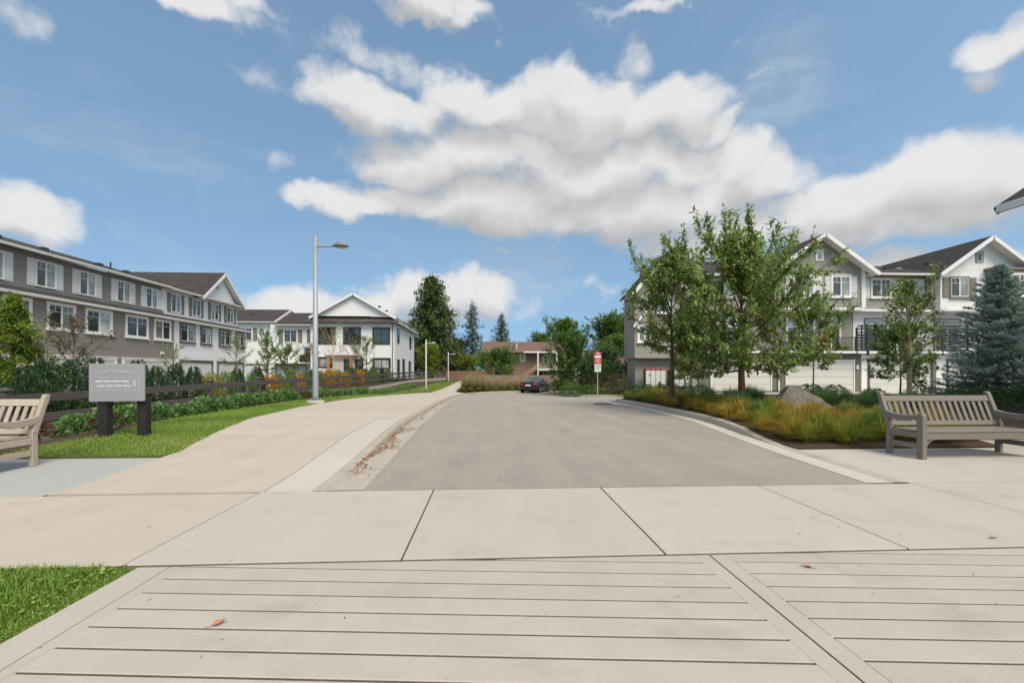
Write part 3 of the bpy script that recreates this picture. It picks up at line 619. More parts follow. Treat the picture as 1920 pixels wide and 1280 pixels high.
b = lap(MB(), 14.9, 26.9, 0, 2.78, 31.52); b.box(14.9, 26.9, 31.522, 32.4, 0, 2.78); b.build('ground_floor_wall', 'lap_green', tr)
garage(tr, 15.8, 20.15, 31.5, 2.2, 'white', .07); garage(tr, 21.3, 26.3, 31.5, 2.2, 'white', .07)
MB().box(26.62, 26.93, 31.12, 31.3, 6.03, 8.9).build('corner_board', 'white', tr)
for a, b_, sh in ((21.65, 23.06, .52), (24.48, 25.75, .42)):
    window(tr, a, b_, 6.86, 8.24, 31.2, 'white', ('glass', 'blind'), cas=.12, head=.05)
    shutter(tr, a-.14-sh, a-.14, 6.75, 8.28, 31.2, 'shut_white'); shutter(tr, b_+.14, b_+.14+sh, 6.75, 8.28, 31.2, 'shut_white')
window(tr, 16.3, 17.6, 6.86, 8.05, 31.9, 'white', ('glass', 'blind')); window(tr, 18.3, 19.5, 6.86, 8.05, 31.9, 'white', ('glass', 'blind'))
window(tr, 23.30, 23.72, 9.4, 10.05, 31.2, 'white', ('blindw',), sill=False, cas=.08, munt=False)
for a, b_ in ((16.0, 18.0), (21.9, 23.9), (24.6, 25.9)): window(tr, a, b_, 3.0, 4.75, 32.3, 'white', ('glass', 'glass'), sill=False, munt=False); window(tr, a, b_, 4.95, 5.35, 32.3, 'white', ('blind',), sill=False, munt=False)
balcony(tr, 14.9, 26.9, [(15.0, 20.0), (20.4, 26.0)], [(26.1, 26.85)])
downspout(tr, 20.72, 31.5, 0, 2.78); 
for x in (20.45, 26.55): MB().box(x-.06, x+.06, 31.38, 31.5, 1.65, 1.95).build('wall_light', 'white' if x > 26 else 'black', tr)
for x in (19.2, 23.5): MB().tube([(x, 30.95, 2.55), (x, 30.95, 2.78)], .06, 8).build('scupper', 'black', tr)

tq = thing('townhouse', 'white lap-sided townhouse with grey shutters and gable beside the blue spruce', 'townhouse', (33, 31.2, 0), org=(33, 31.2, 0))
gable_unit(tq, 32.6, 39.1, 'lap_white')
b = lap(MB(), 26.95, 32.6, 5.9, 8.5, 31.75); b.box(26.95, 32.6, 31.752, 41, 5.9, 8.5); b.build('wall', 'lap_taupe', tq)
slope(tq, [(26.9, 31.1, 8.56), (32.4, 31.1, 8.56), (32.4, 36, 10.2), (26.9, 36, 10.2)]); slope(tq, [(26.9, 41.2, 8.4), (36, 41.2, 8.4), (36, 36, 10.2), (26.9, 36, 10.2)]); gutter(tq, 27.2, 32.0, 31.1, 8.36)
b = lap(MB(), 26.95, 39.1, 2.92, 5.86, 32.3); b.box(26.95, 39.1, 32.302, 41, 0, 5.9); b.build('wall', 'lap_white', tq)
b = lap(MB(), 26.93, 39.1, 0, 2.78, 31.52); b.box(26.93, 39.1, 31.522, 32.4, 0, 2.78); b.build('ground_floor_wall', 'lap_white', tq)
MB().box(26.95, 32.6, 31.6, 32.4, 5.86, 6.03).build('belly_band', 'white', tq)
garage(tq, 27.5, 32.15, 31.5, 2.25, 'trim_dark', .10); garage(tq, 33.5, 38.4, 31.5, 2.25, 'trim_dark', .10)
MB().box(32.26, 32.5, 31.40, 31.52, 0, 2.7).build('pillar', 'lap_green', tq)
window(tq, 27.9, 29.3, 6.92, 8.2, 31.75, 'white', ('glass', 'glass'), head=0); window(tq, 30.55, 31.85, 6.86, 8.22, 31.75, 'shut_grey', ('glass', 'blind')); window(tq, 33.39, 34.69, 6.9, 8.26, 31.2, 'shut_grey', ('glass', 'blind'))
for a, b_, y, m in ((27.3, 27.75, 31.75, 'shut_white'), (29.45, 29.95, 31.75, 'shut_white'), (30.0, 30.42, 31.75, 'shut_grey'), (31.98, 32.42, 31.75, 'shut_grey'), (32.75, 33.25, 31.2, 'shut_grey'), (34.83, 35.33, 31.2, 'shut_grey')): shutter(tq, a, b_, 6.8, 8.28, y, m)
bay = MB(); bay.prism([(36.0, 31.2, 6.6), (36.35, 30.6, 6.6), (39.0, 30.6, 6.6), (39.3, 31.2, 6.6)], (0, 0, 2.15)); by = bay.build('bay_window', 'shut_grey', tq)
MB().box(35.9, 39.4, 30.5, 31.25, 8.76, 8.92).build('cornice', 'shut_grey', by)
window(tq, 36.75, 38.5, 6.95, 8.4, 30.6, 'white', ('glass', 'blind', 'glass'))
window(tq, 35.35, 35.77, 9.42, 10.12, 31.2, 'shut_grey', ('glass',), sill=False, cas=.07, munt=False)
for a, b_ in ((27.9, 29.9), (33.3, 35.2)): window(tq, a, b_, 3.0, 4.75, 32.3, 'shut_grey', ('glass', 'glass'), sill=False, munt=False); window(tq, a, b_, 4.95, 5.35, 32.3, 'shut_grey', ('blind',), sill=False, munt=False)
balcony(tq, 26.95, 39.1, [(29.0, 32.2), (35.2, 39)], [(26.95, 28.0), (32.5, 34.4)])
downspout(tq, 32.45, 31.7, 6.1, 8.3); MB().bar((32.9, 31.45, 0), (32.9, 31.45, 2.75), .06, .06).build('downspout', 'white', tq)
MB().box(32.62, 32.74, 31.4, 31.5, 1.62, 1.9).build('wall_light', 'black', tq)
for x, y in ((30.6, 33.5), (31.4, 33.9)): vent(tq, x, y, 9.2+(y-33)*.33)
for d in (33.5, 35.5): vent(tq, 34.0, d, 9.75)
te = thing('townhouse', 'grey end townhouse with an overhanging bay, behind the parcel boxes', 'townhouse', (12.4, 31.2, 0), org=(12.4, 31.2, 0))
b = lap(MB(), 10.35, 14.9, 0, 2.42, 31.6); lapx(b, 10.35, 31.6, 33.4, 0, 2.42, -1); b.box(10.352, 14.9, 31.602, 33.4, 0, 2.42); b.box(13.4, 14.9, 33.4, 41, 0, 8.3); b.build('wall', 'lap_taupe', te)
bb = MB(); lap(bb, 10.12, 13.7, 2.42, 6.9, 31.0); lap(bb, lambda z: 11.9-(9.0-z)*.86, lambda z: 11.9+(9.0-z)*.86, 6.9, 8.95, 31.0); bb.box(10.122, 13.7, 31.002, 33.4, 2.42, 6.9); bb.build('upper_wall', 'lap_taupe', te)
window(te, 10.42, 11.2, 3.6, 4.65, 31.0, 'white', ('blind', 'blind'), cas=.12); window(te, 11.3, 12.6, 5.6, 6.8, 31.0, 'white', ('blind', 'glass'))
slope(te, [(9.95, 30.7, 4.62), (10.85, 30.7, 5.75), (10.85, 31.0, 5.75), (9.95, 31.0, 4.62)], th=.08); fascia(te, (9.95, 30.68, 4.56), (10.85, 30.68, 5.69), .16)
for q in (-1, 1): slope(te, [(11.9+q*2.05, 30.6, 6.85), (11.9, 30.6, 9.2), (11.9, 33.6, 9.2), (11.9+q*2.05, 33.6, 6.85)]); fascia(te, (11.9+q*2.05, 30.57, 6.74), (11.9, 30.57, 9.09), .24)
slope(te, [(13.2, 31.2, 8.2), (14.9, 31.2, 8.2), (14.9, 36, 10.3), (13.2, 36, 10.3)]); slope(te, [(13.2, 41.2, 8.2), (14.9, 41.2, 8.2), (14.9, 36, 10.3), (13.2, 36, 10.3)])
# near townhouse, of which only the eaves corner reaches into view
tn = thing('townhouse', 'roof corner of a townhouse with a white fascia at the upper right edge', 'townhouse', (16, 9, 0), org=(16, 9, 0))
MB().box(14.2, 22, 2, 10.75, 0, 5.75).build('wall', 'lap_taupe', tn)
slope(tn, [(13.42, 1, 5.86), (13.42, 11.25, 5.86), (18.2, 11.25, 8.9), (18.2, 1, 8.9)], th=.1); slope(tn, [(23, 1, 5.86), (23, 11.25, 5.86), (18.2, 11.25, 8.9), (18.2, 1, 8.9)])
fascia(tn, (13.36, 1, 5.70), (13.36, 11.27, 5.70), .20, .09, name='gutter'); fascia(tn, (13.34, 11.29, 5.66), (18.2, 11.29, 8.75), .20, .05, 'trim_dark')
gwall = MB(); gwall.prism([(14.2, 10.7, 5.75), (22, 10.7, 5.75), (18.2, 10.7, 8.7)], (0, -.2, 0)); gwall.build('gable_wall', 'lap_taupe', tn)

# ---------------------------------------------- houses in the middle distance
tb = thing('townhouse_row', 'distant white townhouse row with dark shingle roof beyond the grey lamp post', 'townhouse', (-32, 70, .5), org=(-32, 70, 0))
b = lap(MB(), -47, -32.2, 0, 8.6, 70, .3); b.box(-47, -32.2, 70.01, 80, 0, 8.6); b.build('wall', 'lap_white', tb)
b = lap(MB(), -32.2, -22, 0, 8.0, 69.2, .3); b.box(-32.2, -22, 69.21, 80, 0, 8.0); b.build('wall', 'lap_white', tb)
slope(tb, [(-47.4, 69.3, 8.5), (-31.6, 69.3, 8.5), (-31.6, 75, 11.0), (-47.4, 75, 11.0)]); slope(tb, [(-47.4, 81, 8.5), (-31.6, 81, 8.5), (-31.6, 75, 11.0), (-47.4, 75, 11.0)]); gutter(tb, -47.4, -31.6, 69.3, 8.3); fascia(tb, (-31.58, 69.3, 8.4), (-31.58, 75, 10.9), .3, .12)
slope(tb, [(-31.4, 68.4, 8.0), (-21.5, 68.4, 8.0), (-21.5, 75, 10.5), (-31.4, 75, 10.5)]); gutter(tb, -31.4, -21.5, 68.4, 7.8)
for a in (-44, -40.2, -36.2): 
    window(tb, a-.9, a+.9, 5.7, 7.5, 70, 'white', ('glass', 'glass'), sill=False); shutter(tb, a-1.7, a-1.1, 5.6, 7.6, 70, 'shut_grey'); shutter(tb, a+1.1, a+1.7, 5.6, 7.6, 70, 'shut_grey')
for a in (-29.3, -25.2):
    window(tb, a-.9, a+.9, 5.4, 7.2, 69.2, 'white', ('glass', 'glass'), sill=False); shutter(tb, a-1.7, a-1.1, 5.3, 7.3, 69.2, 'shut_grey'); shutter(tb, a+1.1, a+1.7, 5.3, 7.3, 69.2, 'shut_grey')
window(tb, -27.2, -25, 2.6, 4.6, 69.2, 'trim_dark', ('glass', 'glass'), sill=False); MB().box(-31.5, -24.4, 67.9, 69.2, 2.2, 2.4).build('balcony_floor', 'white', tb); MB().box(-27.5, -24.5, 67.9, 67.96, 2.4, 3.5).build('balcony_rail', 'black', tb)
for a, b_ in ((-38, -33), (-31.3, -27)): garage(tb, a, b_, 69.98 if a < -33 else 69.18, 2.0, 'trim_dark', .14, -.4)
for x in (-41, -36.4, -26.4): vent(tb, x, 72.5, 9.9)
gq = MB(); gq.prism([(-26.6, 74, 9), (-19.8, 74, 9), (-23.2, 74, 12.4)], (0, 6, 0)); gq.build('gable_wall', 'lap_white', tb)
slope(tb, [(-27, 73.5, 8.9), (-23.2, 73.5, 12.7), (-23.2, 81, 12.7), (-27, 81, 8.9)]); slope(tb, [(-19.4, 73.5, 8.9), (-23.2, 73.5, 12.7), (-23.2, 81, 12.7), (-19.4, 81, 8.9)])
window(tb, -23.5, -22.9, 10.0, 11.2, 74, 'shut_grey', ('glass',), sill=False, munt=False)

tc_ = thing('clubhouse', 'white two storey house with black windows, standing seam skirt roof and front gable', 'house', (-19, 65, .48), org=(-19, 65, 0))
b = lap(MB(), -24.8, -13.2, 0, 8.02, 65, .26); lapx(b, -13.2, 65, 82, 0, 8.02, 1, .26); b.box(-24.8, -13.202, 65.01, 82, 0, 8.02); b.build('wall', 'lap_white', tc_)
sk = slope(tc_, [(-25.6, 64.2, 7.95), (-12.5, 64.2, 7.95), (-13.6, 66.4, 8.95), (-24.6, 66.4, 8.95)], 'seam_metal', .10, 'skirt_roof')
s = MB()
for k in range(28):
    x = -24.9+k*.44; s.bar((x, 64.25, 8.0), (x*.84+(-19)*.16, 66.35, 8.97), .05, .06)
s.build('seam', 'seam_metal', sk)
slope(tc_, [(-12.5, 64.2, 7.95), (-12.5, 82.5, 7.95), (-16, 82.5, 9.4), (-13.6, 66.4, 8.95)], 'seam_metal', .10, 'roof')
fascia(tc_, (-25.6, 64.17, 7.86), (-12.5, 64.17, 7.86), .16, .05, 'black'); fascia(tc_, (-12.47, 64.2, 7.86), (-12.47, 82.5, 7.86), .16, .05, 'white')
gq = lap(MB(), lambda z: -19-(11.9-z)*1.75, lambda z: -19+(11.9-z)*1.75, 8.9, 11.8, 65.5, .26); gq.build('gable_wall', 'lap_white', tc_)
slope(tc_, [(-25.0, 65.0, 8.75), (-19, 65.0, 12.15), (-19, 82.5, 12.15), (-25.0, 82.5, 8.75)]); slope(tc_, [(-13.0, 65.0, 8.75), (-19, 65.0, 12.15), (-19, 82.5, 12.15), (-13.0, 82.5, 8.75)])
fascia(tc_, (-25.0, 64.96, 8.56), (-19, 64.96, 11.98), .34, .05); fascia(tc_, (-13.0, 64.96, 8.56), (-19, 64.96, 11.98), .34, .05)
for a, b_ in ((-23.6, -21.5), (-20.15, -18.0), (-16.1, -13.95)): window(tc_, a, b_, 4.95, 7.15, 65, 'black', ('glassb', 'glassb'), cas=.16, munt=False, sill=False)
window(tc_, -23.6, -22.0, 1.7, 2.9, 65, 'black', ('blindw', 'blindw'), cas=.2, munt=False, sill=False); window(tc_, -16.0, -13.95, 1.55, 2.75, 65, 'black', ('blindw', 'blindw'), cas=.24, munt=False, sill=False)
window(tc_, -20.1, -19.2, 0, 2.75, 65, 'black', ('glassb',), munt=False, sill=False); window(tc_, -18.6, -17.6, 0, 2.75, 65, 'black', ('glassb',), munt=False, sill=False)
downspout(tc_, -13.45, 64.95, 0, 7.9, 'black')
pg = MB(); pg.box(-22.3, -18.2, 63.6, 63.8, 2.95, 3.2); pg.box(-22.3, -18.2, 64.6, 64.8, 2.95, 3.2)
for k in range(9): pg.box(-22.2+k*.48, -22.1+k*.48, 63.4, 65, 3.2, 3.34)
pgo = pg.build('pergola', 'brown_wall', tc_)
for x in (-21.9, -18.9): MB().box(x-.12, x+.12, 63.6, 63.84, 0, 2.95).build('post', 'cedar_post', pgo)
def sidewin(t, x, y0, y1, z0, z1):
    fr = MB(); fr.box(x, x+.06, y0-.14, y0, z0-.1, z1+.14); fr.box(x, x+.06, y1, y1+.14, z0-.1, z1+.14); fr.box(x, x+.06, y0, y1, z1, z1+.14); fr.box(x, x+.06, y0, y1, z0-.1, z0)
    w_ = fr.build('window', 'black', t); MB().add([(x+.03, y0, z0), (x+.03, y1, z0), (x+.03, y1, z1), (x+.03, y0, z1)], [(0, 1, 2, 3)]).build('pane', 'glassb', w_)
for y0, y1, z0, z1 in ((67.0, 68.2, 5.3, 7.2), (77.2, 78.6, 5.0, 6.8), (67.0, 68.3, .2, 2.7), (71.0, 72.4, .2, 2.9), (76.5, 78, .2, 2.7)): sidewin(tc_, -13.18, y0, y1, z0, z1)
for x, y, z in ((-16, 68, 10.6), (-15.2, 69, 10.1)): vent(tc_, x, y, z)

tbr = thing('brown_house', 'brown two storey house with outside staircase and covered porch beyond the board fence', 'house', (4, 78, -.3), org=(4, 78, 0))
b = lap(MB(), -.6, 15.6, -.3, 5.35, 78, .3); b.box(-.6, 15.6, 78.01, 88, -.3, 5.35); b.build('wall', 'brown_wall', tbr)
slope(tbr, [(-1.2, 76.6, 5.25), (16.2, 76.6, 5.25), (16.2, 83, 7.3), (-1.2, 83, 7.3)], 'shingle_brown', name='roof'); slope(tbr, [(-1.2, 89, 5.25), (16.2, 89, 5.25), (16.2, 83, 7.3), (-1.2, 83, 7.3)], 'shingle_brown')
fascia(tbr, (6.0, 76.57, 5.16), (16.2, 76.57, 5.16), .26, .05); fascia(tbr, (-1.2, 76.57, 5.16), (6.0, 76.57, 5.16), .2, .05, 'brown_wall')
window(tbr, 2.3, 3.1, 3.4, 4.8, 78, 'white', ('blindw',), munt=False); window(tbr, 5.6, 6.2, 3.7, 4.7, 78, 'white', ('glass', 'glass'), munt=False, cas=.2, sill=False); window(tbr, 9.6, 10.7, 2.9, 4.6, 78, 'white', ('glass', 'blind'), munt=False); window(tbr, 8.6, 9.4, .3, 1.9, 78, 'white', ('glass',), munt=False)
pf = MB().box(8.2, 15, 76.4, 78, 2.05, 2.35).build('porch_floor', 'white', tbr)
for x in (8.4, 11.6, 14.8): MB().box(x-.11, x+.11, 76.45, 76.67, -.3, 5.1).build('porch_post', 'white', tbr)
r = MB(); r.box(8.5, 15, 76.5, 76.56, 2.4, 3.25); r.build('porch_rail', 'cedar_old', tbr)
st = MB(); st.prism([(8.2, 75.2, 2.3), (3.4, 75.2, -.7), (3.4, 75.2, -.4), (8.2, 75.2, 3.2)], (0, .08, 0)); st.prism([(8.2, 76.3, 2.3), (3.4, 76.3, -.7), (3.4, 76.3, -.4), (8.2, 76.3, 3.2)], (0, .08, 0))
stc = st.build('staircase', 'cedar_old', tbr)
for k in range(14): MB().box(3.5+k*.335, 3.85+k*.335, 75.25, 76.3, -.45+k*.2, -.41+k*.2).build('step', 'cedar', stc)
pipe(tbr, 3.6, 79, 5.9, .9); MB().tube([(4.9, 78.2, 5.6), (4.9, 78.2, 6.7)], .09, 8).build('flue', 'white', tbr)
tb2 = thing('brown_house', 'low house with brown shingle roof behind the red parking sign', 'house', (19.5, 62, -.2), org=(19.5, 62, 0))
MB().box(15, 24.6, 62, 72, -.4, 2.5).build('wall', 'lap_taupe', tb2)
slope(tb2, [(13.6, 60.8, 2.4), (25.4, 60.8, 3.1), (25.4, 67, 4.9), (13.6, 67, 4.9)], 'shingle_brown'); slope(tb2, [(13.6, 73, 2.4), (25.4, 73, 2.4), (25.4, 67, 4.9), (13.6, 67, 4.9)], 'shingle_brown'); fascia(tb2, (19.3, 60.77, 2.64), (25.4, 60.77, 3.0), .2)
vent(tb2, 22, 64, 4.1); MB().box(23.6, 24.3, 65, 65.6, 4.2, 5.6).build('chimney', 'brown_wall', tb2)
window(tb2, 17, 18.6, .6, 1.9, 62, 'white', ('glass', 'glass'), munt=False)

# ------------------------------------------------------------------ rail fence and retaining wall on the left
fpts = [(-12.5, 12.45+4.36*k) for k in range(15)]+[(-11.5, 78), (-10.5, 83), (-9.6, 88), (-8.8, 92.5)]
fpts = [(-12.5, 8.09)]+fpts
fe = thing('rail_fence', 'long dark brown rail fence with capped posts beside the left walk', 'fence', (-12.5, 12.45, fz(12.45)), org=(-12.5, 12.45, fz(12.45)))
for i, (x, y) in enumerate(fpts):
    p = MB().box(x-.09, x+.09, y-.09, y+.09, fz(y)-.62, fz(y)+1.03).build('post', 'fence', fe, bevel=.008)
    c = MB().box(x-.13, x+.13, y-.13, y+.13, fz(y)+1.03, fz(y)+1.07); c.add([(x-.11, y-.11, fz(y)+1.07), (x+.11, y-.11, fz(y)+1.07), (x+.11, y+.11, fz(y)+1.07), (x-.11, y+.11, fz(y)+1.07), (x, y, fz(y)+1.12)], [(0, 1, 4), (1, 2, 4), (2, 3, 4), (3, 0, 4)]); c.build('cap', 'fence', p)
    if i:
        a = fpts[i-1]
        for dz in (.80, .25, -.29): MB().bar((a[0]+.07, a[1]+.09, fz(a[1])+dz), (x+.07, y-.09, fz(y)+dz), .045, .235).build('rail', 'fence', fe, bevel=.006)
rw = MB()
wp = [p for p in fpts if p[1] > 37]
for a, b in zip(wp, wp[1:]): rw.prism([(a[0]-.1, a[1], fz(a[1])-.43), (b[0]-.1, b[1], fz(b[1])-.43), (b[0]-.1, b[1], -.9), (a[0]-.1, a[1], -.9)], (.32, 0, 0))
rwo = rw.build('retaining_wall', 'conc_new'); tag(rwo, 'low pale concrete retaining wall under the far rail fence', 'wall')

# ------------------------------------------------------------------ garden benches (front is -y, origin at the left rear foot)
def bench(label, loc, m, L=2.05, rz=0.0):
    t = thing('garden_bench', label, 'bench', loc, rz)
    for x in (0, L):
        b = MB()
        for (y0, z0), (y1, z1) in (((0, 0), (0, .50)), ((0, .50), (.19, 1.02))): 
            b.prism([(x-.035, y0-.045, z0), (x-.035, y0+.045, z0), (x-.035, y1+.04, z1), (x-.035, y1-.045, z1)], (.07, 0, 0))
        b.prism([(x-.035, .145, 1.02), (x-.035, .23, 1.02), (x-.035, .245, 1.05), (x-.035, .225, 1.075), (x-.035, .175, 1.07)], (.07, 0, 0))
        b.build('rear_leg', m, t, bevel=.008)
        MB().prism([(x-.04, -.655, 0), (x-.04, -.545, 0), (x-.04, -.545, .70), (x-.04, -.555, .735), (x-.04, -.60, .755), (x-.04, -.64, .74), (x-.04, -.655, .70)], (.08, 0, 0)).build('front_leg', m, t, bevel=.008)
        a = MB(); prof = [(.065, .75), (-.10, .715), (-.30, .70), (-.545, .715)]
        up = [(y, z) for y, z in prof]; lo = [(y, z-.105 if i < 3 else z-.06) for i, (y, z) in enumerate(prof)]
        a.prism([(x-.037, y, z) for y, z in up]+[(x-.037, y, z) for y, z in lo[::-1]], (.074, 0, 0)); a.build('armrest', m, t, bevel=.006)
        MB().box(x-.022, x+.022, -.545, -.045, .16, .245).build('stretcher', m, t, bevel=.005)
        MB().box(x-.025, x+.025, -.545, -.045, .335, .425).build('side_rail', m, t, bevel=.005)
    MB().box(.04, L-.04, -.635, -.595, .32, .435).build('front_rail', m, t, bevel=.005)
    MB().box(.035, L-.035, -.02, .02, .33, .42).build('rear_rail', m, t, bevel=.005)
    for sx, x in ((1, .04), (-1, L-.04)):
        p = [(x, -.615, .32), (x+sx*.19, -.615, .32), (x+sx*.15, -.615, .305), (x+sx*.09, -.615, .275), (x+sx*.045, -.615, .22), (x+sx*.018, -.615, .15), (x, -.615, .13)]
        MB().prism(p, (0, .035, 0)).build('bracket', m, t, bevel=.003)
    for k in range(5): MB().box(.0 if k < 4 else -.0, L, -.645+.121*k, -.645+.121*k+.098, .437, .463).build('seat_slat', m, t, bevel=.006)
    yb = lambda z: (z-.5)*.365
    MB().prism([(.035, yb(.90)-.02, .90), (.035, yb(.90)+.025, .90), (.035, yb(1.0)+.025, 1.0), (.035, yb(1.0)-.02, 1.0)], (L-.07, 0, 0)).build('top_rail', m, t, bevel=.007)
    MB().prism([(.035, yb(.50)-.02, .49), (.035, yb(.50)+.02, .49), (.035, yb(.56)+.02, .56), (.035, yb(.56)-.02, .56)], (L-.07, 0, 0)).build('lower_rail', m, t, bevel=.005)
    n = 17
    for k in range(n):
        x = .11+(L-.22)*k/(n-1)
        MB().bar((x, yb(.55), .555), (x, yb(.91), .91), .058, .016, (0, 1, 0)).build('back_slat', m, t, bevel=.003)
    return t
bench('grey painted slatted garden bench in front of the planting bed on the right', (7.09, 7.69, .002), 'bench_grey')
bench('weathered teak garden bench cut off by the left edge, beside the lawn', (-6.87-2.05, 7.25, .006), 'teak')

# ------------------------------------------------------------------ street plan sign
sg = thing('street_sign', 'grey street plan board on two dark wooden posts on the left lawn', 'sign', (-7.55, 9.73, .1), org=(-7.55, 9.73, .1))
for x, y in ((-7.87, 9.80), (-7.15, 9.86)): MB().box(x-.085, x+.085, y-.085, y+.085, -.1, .88).build('post', 'post_dark', sg, bevel=.01)
bd = MB().prism([(-8.095, 9.675, .825), (-7.03, 9.70, .835), (-7.03, 9.70, 1.60), (-8.095, 9.675, 1.60)], (0, .03, 0)).build('board', 'board', sg, bevel=.003)
def onb(u, v): return (-8.095+1.065*u, 9.675+.025*u-.0035, .83+.77*v)
def rect(u0, v0, u1, v1, m, d=0.0, name='print'):
    ps = [onb(u0, v0), onb(u1, v0), onb(u1, v1), onb(u0, v1)]; MB().prism([(x, y-d, z) for x, y, z in ps], (0, .0025, 0)).build(name, m, bd)
def text(s, u, v, h, m, parent, w=None):
    cu = bpy.data.curves.new('t', 'FONT'); cu.body = s; cu.size = h; cu.extrude = .001; cu.align_x = 'CENTER'
    o = bpy.data.objects.new('t', cu); COL.objects.link(o); dg = bpy.context.evaluated_depsgraph_get(); me = bpy.data.meshes.new_from_object(o.evaluated_get(dg)); bpy.data.objects.remove(o)
    q = bpy.data.objects.new('lettering', me); link(q, parent); me.materials.clear(); me.materials.append(MT[m])
    return q
tx = text('15437 97A Avenue', 0, 0, .084, 'print_lt', bd)
X0, Y0, Z0 = onb(.50, .745); tx.location = (X0+7.55, Y0-9.73-.003, Z0-.1); tx.rotation_euler = (rad(90), 0, rad(1.35))
rect(.05, .60, .86, .625, 'print_md'); rect(.05, .27, .84, .31, 'print_md'); rect(.885, .27, .915, .70, 'print_md'); rect(.05, .31, .07, .60, 'print_md')
for k in range(4):
    rect(.11+k*.157, .505, .11+k*.157+.135, .56, 'print_lt'); rect(.145+k*.157, .385, .145+k*.157+.135, .435, 'print_lt')
rect(.80, .40, .815, .57, 'print_lt'); rect(.825, .40, .84, .57, 'print_lt'); rect(.895, .145, .915, .175, 'print_lt')

# ------------------------------------------------------------------ lamp posts
def lamp(label, loc, top, r0, r1, arm, head, m='galv', foot=True, group=None):
    x, y, z = loc; t = thing('street_lamp', label, 'street lamp', loc, 0, group)
    h = top-z
    MB().tube([(0, 0, .12), (0, 0, .35), (0, 0, h)], [r0, r0*.97, r1], 16).build('pole', m, t, smooth=True)
    MB().tube([(0, 0, h), (0, 0, h+.03)], [r1*1.1, r1*.8], 16).build('cap', m, t)
    if foot:
        f = MB(); f.tube([(0, 0, -.1), (0, 0, .10), (0, 0, .13)], [.36, .36, .33], 18); f.build('footing', 'conc_new', t)
        bp = MB(); bp.box(-.2, .2, -.2, .2, .13, .155)
        for sx in (-.15, .15):
            for sy in (-.15, .15): bp.tube([(sx, sy, .15), (sx, sy, .23)], .02, 6)
        bp.build('base_plate', m, t)
    za = h-.33*head
    MB().tube([(r1*.5, 0, za), (arm*.55, 0, za+.02), (arm*.66, 0, za+.01)], [.035*head, .03*head, .03*head], 10).build('arm', m, t)
    hd = MB(); c0 = arm*.62; L = arm*.62; W = .17*head; n = 16
    prof = [(0, .05, .3), (.08, .35, .55), (.25, .75, 1.0), (.5, 1.0, 1.1), (.75, .92, .9), (.93, .6, .5), (1, .25, .15)]
    for u, w, th in prof:
        for k in range(n):
            a = 2*math.pi*k/n; zz = math.sin(a); hd.v.append((c0+L*u, math.cos(a)*W*w, za+.02+(zz*.085 if zz > 0 else zz*.03)*th*head))
    for i in range(len(prof)-1):
        for k in range(n): hd.f.append((i*n+k, i*n+(k+1) % n, (i+1)*n+(k+1) % n, (i+1)*n+k))
    hd.f += [tuple(range(n))[::-1], tuple((len(prof)-1)*n+k for k in range(n))]
    ho = hd.build('lamp_head', 'lamp_dark' if m == 'galv' and foot else m, t, smooth=True)
    ln = MB()
    for u, w in ((.22, .2), (.4, .6), (.6, .7), (.8, .55), (.92, .15)):
        for k in range(n):
            a = 2*math.pi*k/n; ln.v.append((c0+L*u, math.cos(a)*W*w, za-.012*head+(math.sin(a)-1)*.022*head*w))
    for i in range(4):
        for k in range(n): ln.f.append((i*n+k, i*n+(k+1) % n, (i+1)*n+(k+1) % n, (i+1)*n+k))
    ln.f += [tuple(range(n))[::-1], tuple(4*n+k for k in range(n))]
    ln.build('lens', 'lampglass', ho, smooth=True)
    MB().tube([(c0+L*.35, 0, za+.09*head), (c0+L*.35, 0, za+.15*head)], .045*head, 10).build('photocell', m, ho)
    return t
lamp('tall grey street lamp with a single arm standing on the left lawn', (-7.2, 19.4, zlawn(-7.2, 19.4)-.03), 7.12, .125, .075, 1.10, 1.35)
lamp('nearer of the two small path lamps beyond the tall street lamp', (-5.62, 41.6, zl(-5.6, 41.6)), 4.37, .075, .06, .72, .95, 'pole_white', False, 'small lamps along the path')
lamp('farther of the two small path lamps, by the cedar fence', (-5.8, 66.7, zl(-5.8, 66.7)), 4.40, .075, .06, .85, 1.1, 'pole_white', False, 'small lamps along the path')
cl = thing('street_lamp', 'white street lamp with a curved gooseneck above the brown roof', 'street lamp', (22.6, 76, -.1), 0)
MB().tube([(0, 0, 0), (0, 0, 5.6), (-.12, 0, 6.3), (-.5, 0, 6.8), (-1.0, 0, 6.95), (-1.4, 0, 6.9)], [.12, .09, .085, .08, .08, .07], 10).build('pole', 'pole_white', cl, smooth=True)
MB().box(-1.9, -1.3, -.12, .12, 6.8, 6.95).build('lamp_head', 'pole_white', cl, bevel=.03)

